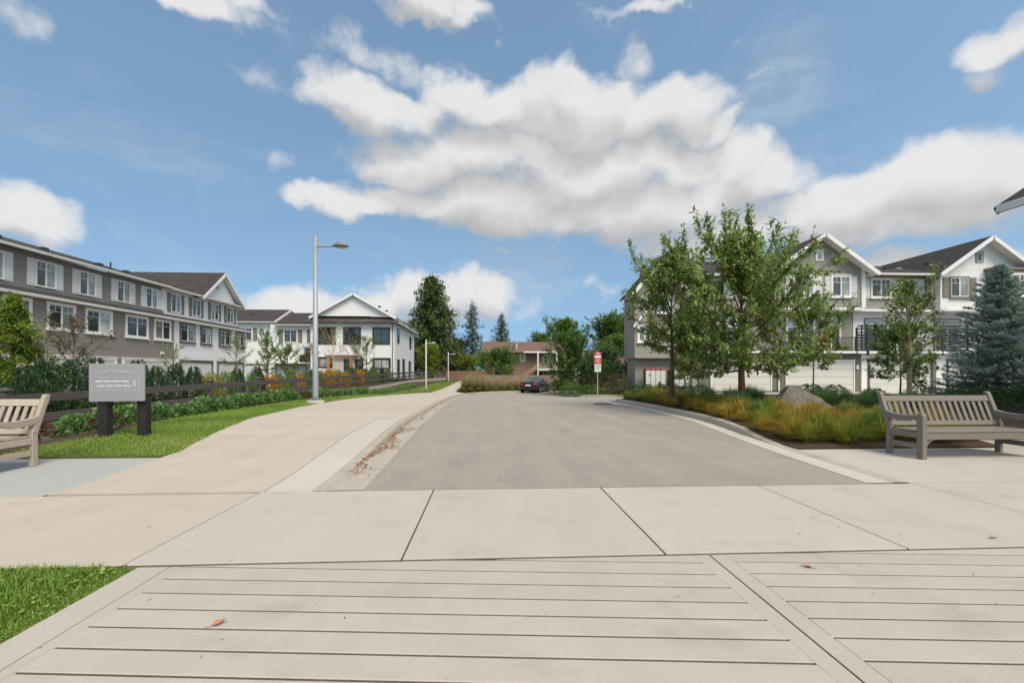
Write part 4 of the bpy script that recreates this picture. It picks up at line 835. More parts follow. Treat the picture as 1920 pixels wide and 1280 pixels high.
# ------------------------------------------------------------------ parking sign, parcel boxes
ps = thing('parking_sign', 'red and white parking sign above a smaller white one on a thin pole', 'sign', (7.72, 31.75, gz(7.7, 31.7)+.08), org=(7.72, 31.75, 0))
MB().tube([(7.72, 31.78, -.2), (7.72, 31.78, 2.9)], .03, 8).build('pole', 'pole_white', ps, org=(7.72, 31.75, gz(7.7, 31.7)+.08))
o_ = (7.72, 31.75, gz(7.7, 31.7)+.08)
r1 = MB().box(7.45, 7.99, 31.72, 31.735, 2.02, 2.86).build('red_panel', 'red', ps, org=o_, bevel=.01)
for a, b, c, d, m in ((7.50, 7.94, 2.45, 2.60, 'signwhite'), (7.52, 7.60, 2.69, 2.79, 'signdark'), (7.63, 7.73, 2.70, 2.78, 'signwhite'), (7.76, 7.82, 2.68, 2.80, 'signwhite'), (7.84, 7.93, 2.69, 2.79, 'signdark'), (7.52, 7.58, 2.27, 2.40, 'signdark'), (7.60, 7.84, 2.31, 2.35, 'signwhite'), (7.86, 7.92, 2.27, 2.40, 'signdark'), (7.50, 7.94, 2.225, 2.25, 'signwhite'), (7.52, 7.58, 2.08, 2.18, 'signdark'), (7.60, 7.84, 2.11, 2.14, 'signwhite'), (7.86, 7.92, 2.08, 2.18, 'signdark')):
    MB().box(a, b, 31.714, 31.7195, c, d).build('print', m, r1, org=o_)
r2 = MB().box(7.49, 7.95, 31.72, 31.735, 1.46, 2.0).build('white_panel', 'signwhite', ps, org=o_, bevel=.01)
for a, b, c, d in ((7.53, 7.91, 1.77, 1.79), (7.60, 7.62, 1.55, 1.95), (7.66, 7.88, 1.84, 1.90), (7.66, 7.86, 1.64, 1.69), (7.66, 7.80, 1.55, 1.58)): MB().box(a, b, 31.714, 31.7195, c, d).build('print', 'signblue', r2, org=o_)
for nm, x0, x1, kind in (('left one of the two grey parcel box units, with red tops', 10.72, 12.10, 0), ('right one of the two grey parcel box units, half hidden by a trunk', 12.42, 13.75, 1)):
    t = thing('parcel_box', nm, 'mailbox', ((x0+x1)/2, 30.75, 0), 0, 'parcel boxes by the end townhouse', org=((x0+x1)/2, 30.75, 0))
    MB().box(x0, x1, 30.5, 31.0, .42, 1.6).build('cabinet', 'trim_dark', t, bevel=.015); MB().box(x0+.1, x1-.1, 30.6, 30.9, 0, .42).build('plinth', 'conc_new', t)
    n = 4; w = (x1-x0)/n
    for k in range(n):
        for j in range(4 if kind else 1):
            h = 1.14/(4 if kind else 1); MB().box(x0+w*k+.018, x0+w*(k+1)-.018, 30.485, 30.4995, .45+h*j, .42+h*(j+1)).build('door', 'mailgrey', t)
        if not kind: MB().box(x0+w*k+.04, x0+w*(k+1)-.04, 30.46, 31.02, 1.602, 1.70).build('red_top', 'red', t, bevel=.015)
    if not kind: MB().box(x0+.22, x0+.34, 30.47, 30.484, 1.2, 1.3).build('red_tag', 'red', t); MB().box(x0+.92, x0+1.02, 30.40, 30.484, .35, .8).build('post_box', 'black', t)

# ------------------------------------------------------------------ wooden board fences
def board_fence(label, x0, x1, y, z0, z1, m, bw=.15, seed=1):
    t = thing('board_fence', label, 'fence', ((x0+x1)/2, y, z0), org=((x0+x1)/2, y, z0)); rn = random.Random(seed)
    n = int((x1-x0)/bw); me = None
    for k in range(n):
        o = MB().box(-bw/2+.006, bw/2-.006, -.012, .012, 0, z1-z0).build('board', m, t, org=(0, 0, 0)) if me is None else link(bpy.data.objects.new('board', me), t)
        me = o.data; o.location = (x0+bw*(k+.5)-(x0+x1)/2, rn.uniform(-.012, .012), rn.uniform(-.03, .01)); o.rotation_euler = (0, rad(rn.uniform(-.4, .4)), rad(rn.uniform(-3, 3)))
    for z in (z0+.3, z1-.25): MB().box(x0, x1, y+.026, y+.07, z-.045, z+.045).build('rail', m, t)
    x = x0
    while x < x1: MB().box(x-.05, x+.05, y+.071, y+.17, z0-.2, z1+.03).build('post', m, t); x += 2.4
    return t
board_fence('pale weathered board fence in front of the brown house', -.6, 8.2, 52, -.5, 1.12, 'cedar_old', .19, 3)
board_fence('reddish cedar board fence at the far end of the path', -8.8, -.6, 95, -.25, 1.75, 'cedar', .30, 5)

# ------------------------------------------------------------------ parked car
def car(label, loc, rz):
    t = thing('car', label, 'car', loc, rz)   # drawn with its tail at y = 0, nose towards +y
    st = [(.0, .74, .42, .98, .80), (.06, .82, .30, 1.03, .86), (.5, .88, .22, 1.06, .90), (1.0, .90, .20, 1.02, .91), (2.2, .91, .18, .98, .92), (3.3, .90, .20, .96, .91), (3.9, .87, .22, .90, .88), (4.35, .78, .28, .78, .80), (4.5, .62, .40, .66, .65)]
    b = MB(); n = 12
    for y, hw, zb, zt, hm in st:
        ring = [(-hw*.82, zb), (-hw*.98, zb+.12), (-hm, (zb+zt)/2), (-hw*.97, zt-.10), (-hw*.86, zt-.01), (-hw*.4, zt+.02), (hw*.4, zt+.02), (hw*.86, zt-.01), (hw*.97, zt-.10), (hm, (zb+zt)/2), (hw*.98, zb+.12), (hw*.82, zb)]
        b.v += [(x, y, z) for x, z in ring]
    for i in range(len(st)-1):
        for k in range(n): b.f.append((i*n+k, i*n+(k+1) % n, (i+1)*n+(k+1) % n, (i+1)*n+k))
    b.f += [tuple(range(n)), tuple((len(st)-1)*n+k for k in range(n))[::-1]]
    body = b.build('body', 'car', t, smooth=True); body.data.set_sharp_from_angle(angle=rad(50))
    g = MB(); gs = [(.42, .70, 1.04, 1.05), (1.05, .66, 1.0, 1.38), (1.7, .64, 1.0, 1.45), (2.5, .64, .98, 1.43), (3.3, .70, .96, .99)]
    for y, hw, zb, zt in gs:
        k = (zt-zb)/.45
        g.v += [(-hw-.1*k, y, zb), (-hw+.04*(1-k), y, zt-.04*k), (-hw*.7, y, zt), (hw*.7, y, zt), (hw-.04*(1-k), y, zt-.04*k), (hw+.1*k, y, zb)]
    for i in range(len(gs)-1):
        for k in range(5): g.f.append((i*6+k, i*6+k+1, (i+1)*6+k+1, (i+1)*6+k))
    g.build('cabin', 'carglass', t, smooth=True)
    rf = MB(); rf.v = [(-.55, 1.12, 1.41), (.55, 1.12, 1.41), (.56, 1.7, 1.47), (.55, 2.45, 1.445), (-.55, 2.45, 1.445), (-.56, 1.7, 1.47)]; rf.f = [(0, 1, 2, 5), (5, 2, 3, 4)]; rf.build('roof_panel', 'car', t)
    for y in (.78, 3.55):
        for s in (-1, 1):
            w = MB().tube([(s*.70, y, .33), (s*.93, y, .33)], .33, 20).build('wheel', 'tyre', t); MB().tube([(s*.925, y, .33), (s*.945, y, .33)], .21, 16).build('rim', 'rim', w)
    for s in (-1, 1): MB().prism([(s*.85, .02, .72), (s*.48, -.03, .74), (s*.48, -.03, .92), (s*.85, .03, .92)], (0, .12, 0)).build('tail_light', 'tail', t)
    MB().box(-.26, .26, -.05, -.02, .66, .80).build('licence_plate', 'plate', t); MB().box(-.78, .78, -.06, .1, .34, .46).build('bumper', 'car', t, bevel=.03)
    for s in (-1, 1): MB().box(s*.92-.09, s*.92+.09, 2.75, 2.9, 1.0, 1.12).build('mirror', 'car', t, bevel=.03)
    return t
car('black sedan parked at the far end of the road beside the island', (3.7, 42.0, -.5), rad(-24))

# ------------------------------------------------------------------ boulder
def boulder(label, loc, pts, rz=0):
    import bmesh
    bm = bmesh.new()
    for p in pts: bm.verts.new(p)
    bmesh.ops.convex_hull(bm, input=bm.verts); bmesh.ops.triangulate(bm, faces=bm.faces)
    bmesh.ops.subdivide_edges(bm, edges=bm.edges, cuts=4, use_grid_fill=True); bmesh.ops.triangulate(bm, faces=bm.faces); bm.normal_update()
    for v in bm.verts:
        q = v.co*1.6; c = noise.voronoi(v.co*2.6+Vector((3, 1, 4)))[0]
        v.co += v.normal*(noise.noise(q)*.07+(c[1]-c[0])*.10-.05+noise.noise(v.co*9)*.022)
    me = bpy.data.meshes.new('boulder'); bm.to_mesh(me); bm.free(); me.materials.append(MT['rock'])
    o = bpy.data.objects.new('boulder', me); link(o); o.location = loc; o.scale = (.92, .92, .86); o.rotation_euler = (0, 0, rz); return tag(o, label, 'boulder')
boulder('angular grey boulder with a sharp peak in the grassy planting bed', (9.15, 13.0, bedz(9.15, 13.0)-.10),
        [(-1.0, -.35, 0), (-.85, .3, 0), (-.62, -.3, .45), (-.42, -.12, .90), (-.30, .12, .96), (-.12, -.16, .94), (-.2, -.62, .30), (.3, -.66, .12), (.15, -.30, .72), (.75, -.22, .48), (1.30, -.05, .06), (1.15, .4, 0), (.4, .42, .55), (-.4, .5, .6), (.1, .75, 0), (-.1, -.75, 0)])

# ------------------------------------------------------------------ vegetation kit
def lerp_prof(prof, t): return np.interp(t, [p[0] for p in prof], [p[1] for p in prof])
def grow(rng, H, th, tr, prof, nl, nsub, el, curv, wand=.10, z1=.80, lean=(0, 0), zp=1.0, shoots=0):
    """Trunk, limbs and twigs: returns trunk/limb tubes and the leaf-bearing segments."""
    tubes = []; segs = []
    tp = [np.array([lean[0]*t**1.5+rng.normal(0, wand*.25)*t, lean[1]*t**1.5+rng.normal(0, wand*.25)*t, H*z1*t]) for t in np.linspace(0, 1, 8)]
    tubes.append((tp, [tr*(1.15 if t == 0 else 1)*(1-.84*t) for t in np.linspace(0, 1, 8)], 8))
    for i in range(nl):
        t = (i+.5)/nl; z0 = th+(H*z1-th)*t**zp; k = z0/(H*z1)*7; a = int(min(k, 6)); p0 = tp[a]+(tp[a+1]-tp[a])*(k-a)
        az = i*2.399+rng.normal(0, .35); e = rad(el[0]+(el[1]-el[0])*t+rng.normal(0, 8)); R = lerp_prof(prof, t)*rng.uniform(.78, 1.12)
        L = R/max(math.cos(e), .28); L = min(L, (H-z0)*.98/max(math.sin(e)+curv, .25)) if e > .2 else L
        d = np.array([math.cos(az)*math.cos(e), math.sin(az)*math.cos(e), math.sin(e)])
        w1, w2 = rng.normal(0, wand, 3), rng.normal(0, wand, 3)
        pts = [p0+d*L*s+np.array([0, 0, curv*L*s*s])+w1*L*s*s+w2*L*.5*math.sin(3.1*s) for s in np.linspace(0, 1, 7)]
        r0 = max(.010, tr*.27*(1-.55*t)); tubes.append((pts, [r0*(1-.8*s)+.004 for s in np.linspace(0, 1, 7)], 5))
        for s in range(2, 6): segs.append((pts[s], pts[s+1]))
        for j in range(nsub):
            s = rng.uniform(.22, .95)*6; a = int(min(s, 5)); q = pts[a]+(pts[a+1]-pts[a])*(s-a); dd = unit((pts[a+1]-pts[a])[None])[0]
            sd = unit(np.cross(dd, rng.normal(0, 1, 3))[None])[0]; v = unit((dd*.65+sd*.85+np.array([0, 0, .12]))[None])[0]; l = min(L*rng.uniform(.18, .42)*(1.15-s/9), H*.11)
            m_ = q+v*l*.5+rng.normal(0, .03, 3)*l; e_ = q+v*l+np.array([0, 0, .10*l]); tubes.append(([q, m_, e_], [.010, .007, .003], 4)); segs += [(q, m_), (m_, e_)]
    tops = sorted([q[1] for q in segs], key=lambda p: -p[2])[:max(1, len(segs)//5)]
    for i in range(shoots):
        q = tops[rng.integers(len(tops))]; v = unit((np.array([q[0], q[1], 0])*rng.uniform(.05, .30)+np.array([0, 0, 1.0])+rng.normal(0, .12, 3))[None])[0]; l = rng.uniform(.7, 1.35)
        p = [q+v*l*s+np.array([0, 0, .08*l*s*s]) for s in (0, .35, .7, 1)]; tubes.append((p, [.010, .008, .006, .003], 4)); segs += list(zip(p, p[1:]))*2
    return tubes, segs
def place_leaves(rng, segs, n, LL, LW, droop, spread, vbase=None, al=.45, rn=.75):
    A = np.array([s[0] for s in segs]); B = np.array([s[1] for s in segs]); ln = np.linalg.norm(B-A, axis=1); pr = ln/ln.sum()
    k = rng.choice(len(segs), n, p=pr); u = rng.random(n)[:, None]; P = A[k]+(B[k]-A[k])*u+rng.normal(0, spread, (n, 3))
    D = unit(B[k]-A[k]); R = unit(rng.normal(0, 1, (n, 3))); D2 = unit(D*al+R*rn+np.array([[0, 0, -droop]]))
    Sd = np.cross(D2, np.array([[0, 0, 1.0]])+R*.5)
    L = LL*rng.uniform(.6, 1.2, n); v = np.clip((vbase[k] if vbase is not None else .45)+rng.normal(0, .22, n), 0, 1)
    return P, D2, Sd, L, L*LW, v
def make_tree(name, label, loc, H, th, tr, prof, nl, nsub, nleaf, LL, LW, m, seed, el=(15, 72), droop=.4, curv=.25, spread=.04, bark='bark', group=None, z1=.8, extra=None, lean=(0, 0), cat='tree', wand=.1, zp=1.0, shoots=0):
    rng = np.random.default_rng(seed); t = thing(name, label, cat, loc, 0, group)
    tubes, segs = grow(rng, H, th, tr, prof, nl, nsub, el, curv, wand, z1, lean, zp, shoots)
    mb = MB()
    for p, r, n in tubes: mb.tube(p, r, n, False)
    mb.build('trunk', bark, t, org=(0, 0, 0), smooth=True)
    vb = np.clip(.42+rng.normal(0, .16, len(segs)), .1, .9)
    if nleaf:
        o = bpy.data.objects.new('crown', leaf_mesh('crown', *place_leaves(rng, segs, nleaf, LL, LW, droop, spread, vb), m)); link(o, t)
    if extra:
        sel = [segs[i] for i in rng.choice(len(segs), extra[2])]; o2 = bpy.data.objects.new('turning_leaves', leaf_mesh('turning', *place_leaves(rng, sel, extra[1], LL, LW*1.2, droop, .05), extra[0])); link(o2, t)
    return t
def make_conifer(name, label, loc, H, R, nb, ntw, nn, m, seed, sag=.25, LL=.1, LW=.22, z0=.25, tr=.12, shape=1.0, rise=.0, group=None, bark='bark', spread=.03, gap=0.0, plume=.0, al=(.45, .75), tw=1.0):
    """Whorled boughs with side twigs, every twig clothed in needles or sprays."""
    rng = np.random.default_rng(seed); t = thing(name, label, 'tree', loc, 0, group); mb = MB()
    mb.tube([(0, 0, 0), (0, 0, H*.5), (0, 0, H*.97)], [tr, tr*.6, .012], 7, False); segs = []; vb = []
    for i in range(nb):
        u = (i+.5)/nb; z = z0+(H*.97-z0)*u**1.06; r = R*((1-u)**shape)*rng.uniform(.72 if not gap else .45, 1.1)+.06*R*(1-u)+.05; az = i*2.399+rng.normal(0, .3); d = np.array([math.cos(az), math.sin(az), 0])
        e0 = rise+.55*u; p = [np.array([0, 0, z])+d*r*s+np.array([0, 0, r*(e0*s-sag*s*s+.18*max(0, s-.75))]) for s in np.linspace(0, 1, 5)]
        mb.tube(p, [max(.006, tr*.16*(1-u))*(1-.8*s)+.003 for s in np.linspace(0, 1, 5)], 4, False)
        b = np.clip(.40+rng.normal(0, .12), 0, 1)
        for a, c in zip(p, p[1:]): segs.append((a, c)); vb.append(b)
        for j in range(ntw):
            s = rng.uniform(.12, 1)*4; a = int(min(s, 3)); q = p[a]+(p[a+1]-p[a])*(s-a); sd = np.array([-d[1], d[0], 0])*rng.choice([-1, 1]); l = (r*rng.uniform(.14, .34)*(1.25-s/5)+.05)*tw
            e_ = q+unit((d*.7+sd*.8+np.array([0, 0, plume+rng.normal(-.12, .18)]))[None])[0]*l; segs.append((q, e_)); vb.append(np.clip(b+rng.normal(.04, .1), 0, 1))
    segs.append((np.array([0, 0, H*.9]), np.array([0, 0, H]))); vb.append(.5)
    mb.build('trunk', bark, t, org=(0, 0, 0), smooth=True)
    P, D, Sd, L, Wd, v = place_leaves(rng, segs, nn, LL, LW, .05, spread, np.array(vb), *al); o = bpy.data.objects.new('crown', leaf_mesh('crown', P, D, Sd, L, Wd, v, m, .1)); link(o, t); return t
def shrub_mesh(rng, name, rx, h, n, LL, LW, m, upright=0.0, shell=.5):
    """Leaves through a domed volume, denser to the outside; upright pulls them into vertical shoots."""
    az = rng.uniform(0, 2*math.pi, n); zz = rng.random(n)**.8; rr = (shell+(1-shell)*rng.random(n)**.5); lump = 1+.16*np.sin(az*3+rng.uniform(0, 6))+.12*np.sin(az*5+zz*6)
    env = np.sqrt(np.clip(1-(zz*.98)**(2.0 if not upright else 3.2), 0, 1)); r = rx*env*rr*lump
    P = np.stack([np.cos(az)*r, np.sin(az)*r, h*zz*(1+.10*np.sin(az*4+1))], 1)
    O = np.stack([np.cos(az), np.sin(az), zz*1.1], 1); R = rng.normal(0, 1, (n, 3)); D = unit(O*(1-upright)+R*.55+np.array([[0, 0, upright*1.8]])); Sd = np.cross(D, R+np.array([[0, 0, .8]]))
    L = LL*rng.uniform(.6, 1.25, n); return leaf_mesh(name, P, D, Sd, L, L*LW, np.clip(.42+.2*(zz-.5)+rng.normal(0, .2, n), 0, 1), m)
def stems_mb(rng, n, rx, h, r=.012):
    mb = MB()
    for k in range(n):
        a = rng.uniform(0, 6.28); q = rx*rng.uniform(.2, .7); mb.tube([(math.cos(a)*.05, math.sin(a)*.05, -.1), (math.cos(a)*q*.5, math.sin(a)*q*.5, h*.4), (math.cos(a)*q, math.sin(a)*q, h*.8)], [r, r*.8, r*.4], 4, False)
    return mb
class Kind:
    """A shrub kind: a few variant meshes that the individuals share."""
    def __init__(s, name, rx, h, n, LL, LW, m, nv=3, upright=0, shell=.5, seed=1, fol='foliage', bark='bark'):
        rng = np.random.default_rng(seed); s.name = name; s.fol = fol
        s.me = [shrub_mesh(rng, fol, rx, h, n, LL, LW, m, upright, shell) for _ in range(nv)]
        q = stems_mb(rng, 6, rx, h).build('stems', bark, None, org=(0, 0, 0)); s.st = q.data; bpy.data.objects.remove(q); s.k = 0
    def put(s, loc, label, cat='shrub', sc=1.0, rz=0.0, group=None):
        t = thing(s.name, label, cat, loc, rz, group); t.scale = sc if isinstance(sc, tuple) else (sc, sc, sc)
        for nm, me in ((s.fol, s.me[s.k % len(s.me)]), ('stems', s.st)): link(bpy.data.objects.new(nm, me), t)
        s.k += 1; return t
def clump_mesh(rng, name, h, r, n, m, arch=.9, w=.012):
    az = rng.uniform(0, 2*math.pi, n); q = r*.28*np.sqrt(rng.random(n)); P = np.stack([np.cos(az)*q, np.sin(az)*q, 0*az-.02], 1)
    a2 = az+rng.normal(0, .5, n); D = np.stack([np.cos(a2), np.sin(a2), 0*a2], 1); H = h*rng.uniform(.55, 1.15, n); b = r*rng.uniform(.05, 1.15, n)*arch; H *= 1.1-.35*b/r
    return blade_mesh(name, P, D, H, np.full(n, w)*rng.uniform(.7, 1.3, n), b, np.clip(.42+rng.normal(0, .27, n), 0, 1), m)
def clump(name, me, loc, label, rz, sc, group):
    o = bpy.data.objects.new(name, me); link(o); o.location = loc; o.rotation_euler = (0, 0, rz); o.scale = (sc, sc, sc); return tag(o, label, 'ornamental grass', group)
rnd = random.Random(11)

# ------------------------------------------------------------------ trees of the planting bed on the right
make_tree('cherry_tree', 'large cherry tree with upright leafy shoots in the middle of the planting bed', (8.35, 14.6, bedz(8.35, 14.6)-.05), 5.5, 1.15, .125, [(0, 1.9), (.2, 2.6), (.5, 2.8), (.75, 2.3), (1, 1.5)], 54, 15, 19000, .20, .38, 'cherry', 4, (-2, 74), .6, .16, .035, extra=('orange', 18, 4), zp=1.2, shoots=16)
make_tree('cherry_tree', 'smaller cherry tree with a bare brown trunk at the kerb end of the bed', (6.95, 16.9, bedz(6.95, 16.9)-.05), 5.75, 1.9, .10, [(0, 1.0), (.3, 1.65), (.6, 1.6), (1, .8)], 34, 12, 9500, .175, .40, 'cherry2', 9, (10, 72), .5, .15, .035, extra=('orange', 14, 3), shoots=6)
make_tree('hornbeam_tree', 'young spreading tree with a thin trunk before the taupe garage door', (16.35, 22.1, .1), 5.2, 1.5, .05, [(0, 1.3), (.3, 1.75), (.6, 1.35), (1, .5)], 34, 10, 8500, .15, .44, 'cherry2', 12, (2, 70), .35, .1, .03, bark='bark_grey')
make_tree('young_tree', 'yellowing young tree with a pale bare trunk just behind the grey bench', (14.75, 15.2, .1), 4.55, .95, .095, [(0, .75), (.3, 1.1), (.6, .95), (1, .35)], 36, 8, 2900, .12, .6, 'yellowing', 17, (25, 74), .25, .12, .03, bark='bark_pale', z1=.95, extra=('cypress', 170, 16))
make_tree('hornbeam_tree', 'round leafy tree half hidden behind the pale-trunked tree', (20.1, 21.2, .1), 3.7, 1.0, .05, [(0, 1.2), (.4, 1.5), (.7, 1.2), (1, .5)], 32, 11, 9500, .14, .45, 'midleaf', 22, (5, 70), .3, .1, .03)
make_tree('young_tree', 'slender light green sapling between the two cherry trees', (9.7, 21.3, .1), 3.6, 1.2, .045, [(0, .9), (.3, 1.6), (.6, 1.5), (1, .6)], 28, 11, 8500, .15, .42, 'cherry2', 25, (-5, 65), .45, .1, .03)
make_tree('hornbeam_tree', 'green tree behind the blue spruce by the white townhouse', (24.3, 19.6, .1), 4.6, 1.2, .06, [(0, 1.2), (.4, 1.5), (.7, 1.2), (1, .5)], 30, 11, 8500, .15, .45, 'midleaf', 28, (5, 70), .3, .1, .03)
make_conifer('blue_spruce', 'blue spruce with dense silvery boughs behind the right end of the bench', (20.25, 17.0, .05), 5.75, 2.2, 200, 24, 190000, 'bluespruce', 31, .12, .095, .26, .15, .09, .82, .12, spread=.014, plume=.45, al=(.95, .62), tw=1.05)

# ------------------------------------------------------------------ grasses and low planting of the bed
rng = np.random.default_rng(5)
CM = {'O': [clump_mesh(rng, 'grass', .46, .55, 620, 'grassO', 1.0, .010) for _ in range(4)], 'Y': [clump_mesh(rng, 'grass', .46, .55, 620, 'grassY', 1.0, .010) for _ in range(4)], 'G': [clump_mesh(rng, 'grass', .48, .58, 700, 'grassG', .9, .010) for _ in range(4)]}
cnt = {'O': 0, 'Y': 0, 'G': 0, 'B': 0}
def bedgrass(k, x, y, s=1.0, where=None):
    key = 'B' if where else k; i = cnt[key]; cnt[key] += 1
    lab = {'O': 'orange-tinged grass clump, %s along the bed from the bench towards the road sign', 'Y': 'yellow-green grass clump, %s along the bed from the bench towards the road sign', 'G': 'dark green grass clump, %s behind the orange grasses counting from the bench', 'B': 'brownish grass clump behind the grey bench, %s from its near end'}[key]
    clump('grass_clump', CM[k][i % 4], (x, y, bedz(x, y)-.01), lab % ORD[i], rnd.uniform(0, 6), s*rnd.uniform(.85, 1.15), {'O': 'orange grasses in the right bed', 'Y': 'yellow-green grasses in the right bed', 'G': 'green grasses in the right bed', 'B': 'grasses behind the bench'}[key])
for x in (7.0, 7.55, 8.15, 8.75, 9.3): bedgrass(rnd.choice('OYO'), x, 8.62+rnd.uniform(-.05, .15), .8, True)
y = 9.0
while y < 21.6:
    for j, off in enumerate((.55, 1.1, 1.7)):
        k = 'O' if rnd.random() < (.66 if j == 0 else .4) else ('Y' if rnd.random() < .6 else 'G')
        if y > 17.5 and j == 0: k = 'Y' if rnd.random() < .6 else 'O'
        bedgrass(k, RK(y)+off+rnd.uniform(-.1, .1), y+rnd.uniform(-.15, .15)+j*.3, (.95, 1.0, .95)[j])
    y += .80
for x, y in ((7.6, 9.7), (8.3, 9.4), (9.0, 9.6), (7.9, 10.6), (8.8, 10.6), (9.7, 10.4), (9.5, 11.4), (8.4, 11.5), (10.4, 11.6), (7.0, 9.3), (9.8, 9.6), (10.6, 10.2), (11.2, 11.0), (7.3, 10.1), (8.1, 9.2), (8.7, 9.1), (9.3, 10.2), (10.0, 12.2), (6.5, 8.75), (6.9, 8.5), (7.5, 9.0), (9.5, 8.8), (8.4, 10.0), (7.7, 10.4), (9.2, 9.2), (10.2, 10.9), (6.35, 9.05), (6.65, 9.5), (7.05, 8.95), (6.95, 10.0), (6.25, 8.6), (8.0, 8.75), (9.0, 8.7)): bedgrass(rnd.choice('OOOYYG'), x, y, .95 if y < 10.8 else .7)
for x, y in ((7.5, 13.4), (8.0, 14.2), (7.4, 15.2), (8.7, 15.4), (9.5, 15.6), (8.1, 16.4), (10.3, 15.0), (9.2, 16.9), (10.9, 14.2), (11.6, 14.9), (11.5, 13.4), (12.3, 14.1), (12.6, 15.4), (11.2, 16.2), (13.2, 13.4), (10.2, 17.4), (12.0, 12.5), (8.4, 18.4), (9.6, 19.4), (11.0, 18.6), (12.9, 17.2), (13.9, 15.8)): bedgrass('G', x, y, 1.2)
Lo = Kind('low_shrub', .55, .42, 900, .06, .5, 'darkleaf', 3, 0, .55, 41)
for i, (x, y) in enumerate(((14.2, 12.2), (15.6, 13.0), (16.6, 15.2), (17.8, 14.6), (18.6, 16.2), (15.2, 17.2), (13.9, 19.0), (16.0, 20.2), (19.0, 19.0), (21.8, 19.8))): Lo.put((x, y, bedz(x, y)), 'low dark green shrub, %s of the scattered ones behind the bench' % ORD[i], sc=rnd.uniform(.8, 1.3), rz=rnd.uniform(0, 6), group='low shrubs of the right bed')
Rd = Kind('low_shrub', .4, .35, 420, .06, .5, 'reddish', 2, .2, .5, 43)
Rd.put((14.1, 15.9, .15), 'small bronze shrub at the foot of the pale trunk, nearer one', sc=1.2); Rd.put((15.5, 16.0, .15), 'small bronze shrub at the foot of the pale trunk, farther one', sc=1.1)

# ------------------------------------------------------------------ hedge by the parcel boxes and planting on the island
hb = sheet('planting_bed', 'soil', lambda y: 9.2, lambda y: 14.85, [29.5, 30.2, 31.2], lambda x, y: .10+gz(x, y), 6, kind='structure')
kerb('kerb', [(9.1, 31.2), (9.15, 29.8), (9.5, 29.4), (14.8, 29.4)], lambda x, y: gz(x, y)+.11, lambda x, y: gz(x, y), .12, 'conc_new', .7, side=-1, kind='structure')
He = Kind('low_hedge', .62, .55, 1300, .07, .5, 'darkleaf', 3, 0, .6, 44)
for i in range(6): He.put((9.75+i*.92, 30.05, .05), 'low dark hedge plant before the parcel boxes, %s from the road' % ORD[i], 'hedge', (1, .8, 1), rnd.uniform(0, 6), 'hedge before the parcel boxes')
Isl = Kind('island_hedge', 1.0, .85, 2600, .075, .45, 'midleaf', 2, 0, .6, 46)
zi = lambda x, y: gz(x, y)+.08
Isl.put((6.35, 33.6, zi(6.3, 33.6)), 'clipped green mound hedge on the island, nearest the black car', 'hedge', (1.1, 1, .95)); Isl.put((7.6, 33.2, zi(7.6, 33.2)), 'clipped green mound hedge on the island, just left of the parking sign', 'hedge', (.95, 1, .85), 2)
Kind('island_shrub', .6, .6, 900, .07, .5, 'yellowshrub', 1, 0, .6, 47).put((8.55, 33.0, zi(8.5, 33)), 'small yellow-green shrub at the foot of the parking sign', sc=(1, 1, .9))
Kind('island_shrub', .95, 1.45, 2600, .08, .5, 'reddish', 1, 0, .45, 48).put((9.45, 32.4, zi(9.4, 32.4)), 'bronze-leaved bush right of the parking sign')
Kind('island_shrub', 1.5, 2.4, 4200, .11, .5, 'darkleaf', 1, 0, .4, 49).put((11.6, 38.6, zi(11.6, 38.6)), 'large dark green bush beneath the low brown roof')
Kind('island_shrub', 1.2, 2.6, 3000, .11, .5, 'midleaf', 1, 0, .4, 50).put((9.9, 37.6, zi(9.9, 37.6)), 'tall green bush behind the parking sign pole')
Kind('island_shrub', 1.1, 1.5, 2200, .1, .45, 'reddish', 1, 0, .4, 51).put((8.3, 36.4, zi(8.3, 36.4)), 'loose grey-brown bush behind the mound hedges')
Kind('island_shrub', .85, 1.0, 1800, .09, .5, 'midleaf', 1, 0, .45, 97).put((5.75, 38.6, zi(5.7, 38.6)), 'leafy bush beside the rear wheel of the black car')
Kind('island_shrub', .35, .5, 300, .06, .5, 'yellowshrub', 1, 0, .5, 52).put((10.35, 31.75, zi(10.3, 31.7)), 'tiny yellow shrub beside the bronze-leaved bush', sc=1.2)
make_tree('leafy_tree', 'bushy green tree beside the black car on the island', (6.75, 36.6, zi(6.7, 36.6)), 5.0, .25, .08, [(0, 1.9), (.3, 2.2), (.65, 1.8), (1, .7)], 56, 12, 19000, .17, .45, 'midleaf', 53, (5, 70), .25, .1, .05)

# ------------------------------------------------------------------ feathery grass mound at the end of the road
rng = np.random.default_rng(8); FM = [clump_mesh(rng, 'grass', 1.5, 1.0, 800, 'feather', .9, .022) for _ in range(3)]; YM = [clump_mesh(rng, 'grass', .55, .6, 420, 'grassY', .9, .022) for _ in range(2)]
k = 0
for y, x0, x1, st in ((47.2, -2.2, 3.9, .66), (48.4, -2.4, 4.4, .7), (50.0, -2.3, 4.8, .75)):
    x = x0
    while x < x1:
        clump('feather_clump', FM[k % 3], (x, y+rnd.uniform(-.25, .25), gz(x, y)-.02), 'tan feathery grass clump at the road end, %s in the %s row' % (ORD[int(round((x-x0)/st))], 'front' if y < 48 else 'middle' if y < 49 else 'back'), rnd.uniform(0, 6), rnd.uniform(.75, 1.15)*(1.15 if x < .2 else .8), 'feathery grasses at the road end'); k += 1; x += st
for i in range(8): clump('grass_clump', YM[i % 2], (-2.6+i*.85, 46.0+rnd.uniform(-.1, .1), gz(0, 46)), 'low yellow-green grass clump edging the road end, %s from the path' % ORD[i], rnd.uniform(0, 6), 1.0, 'low grasses edging the road end')
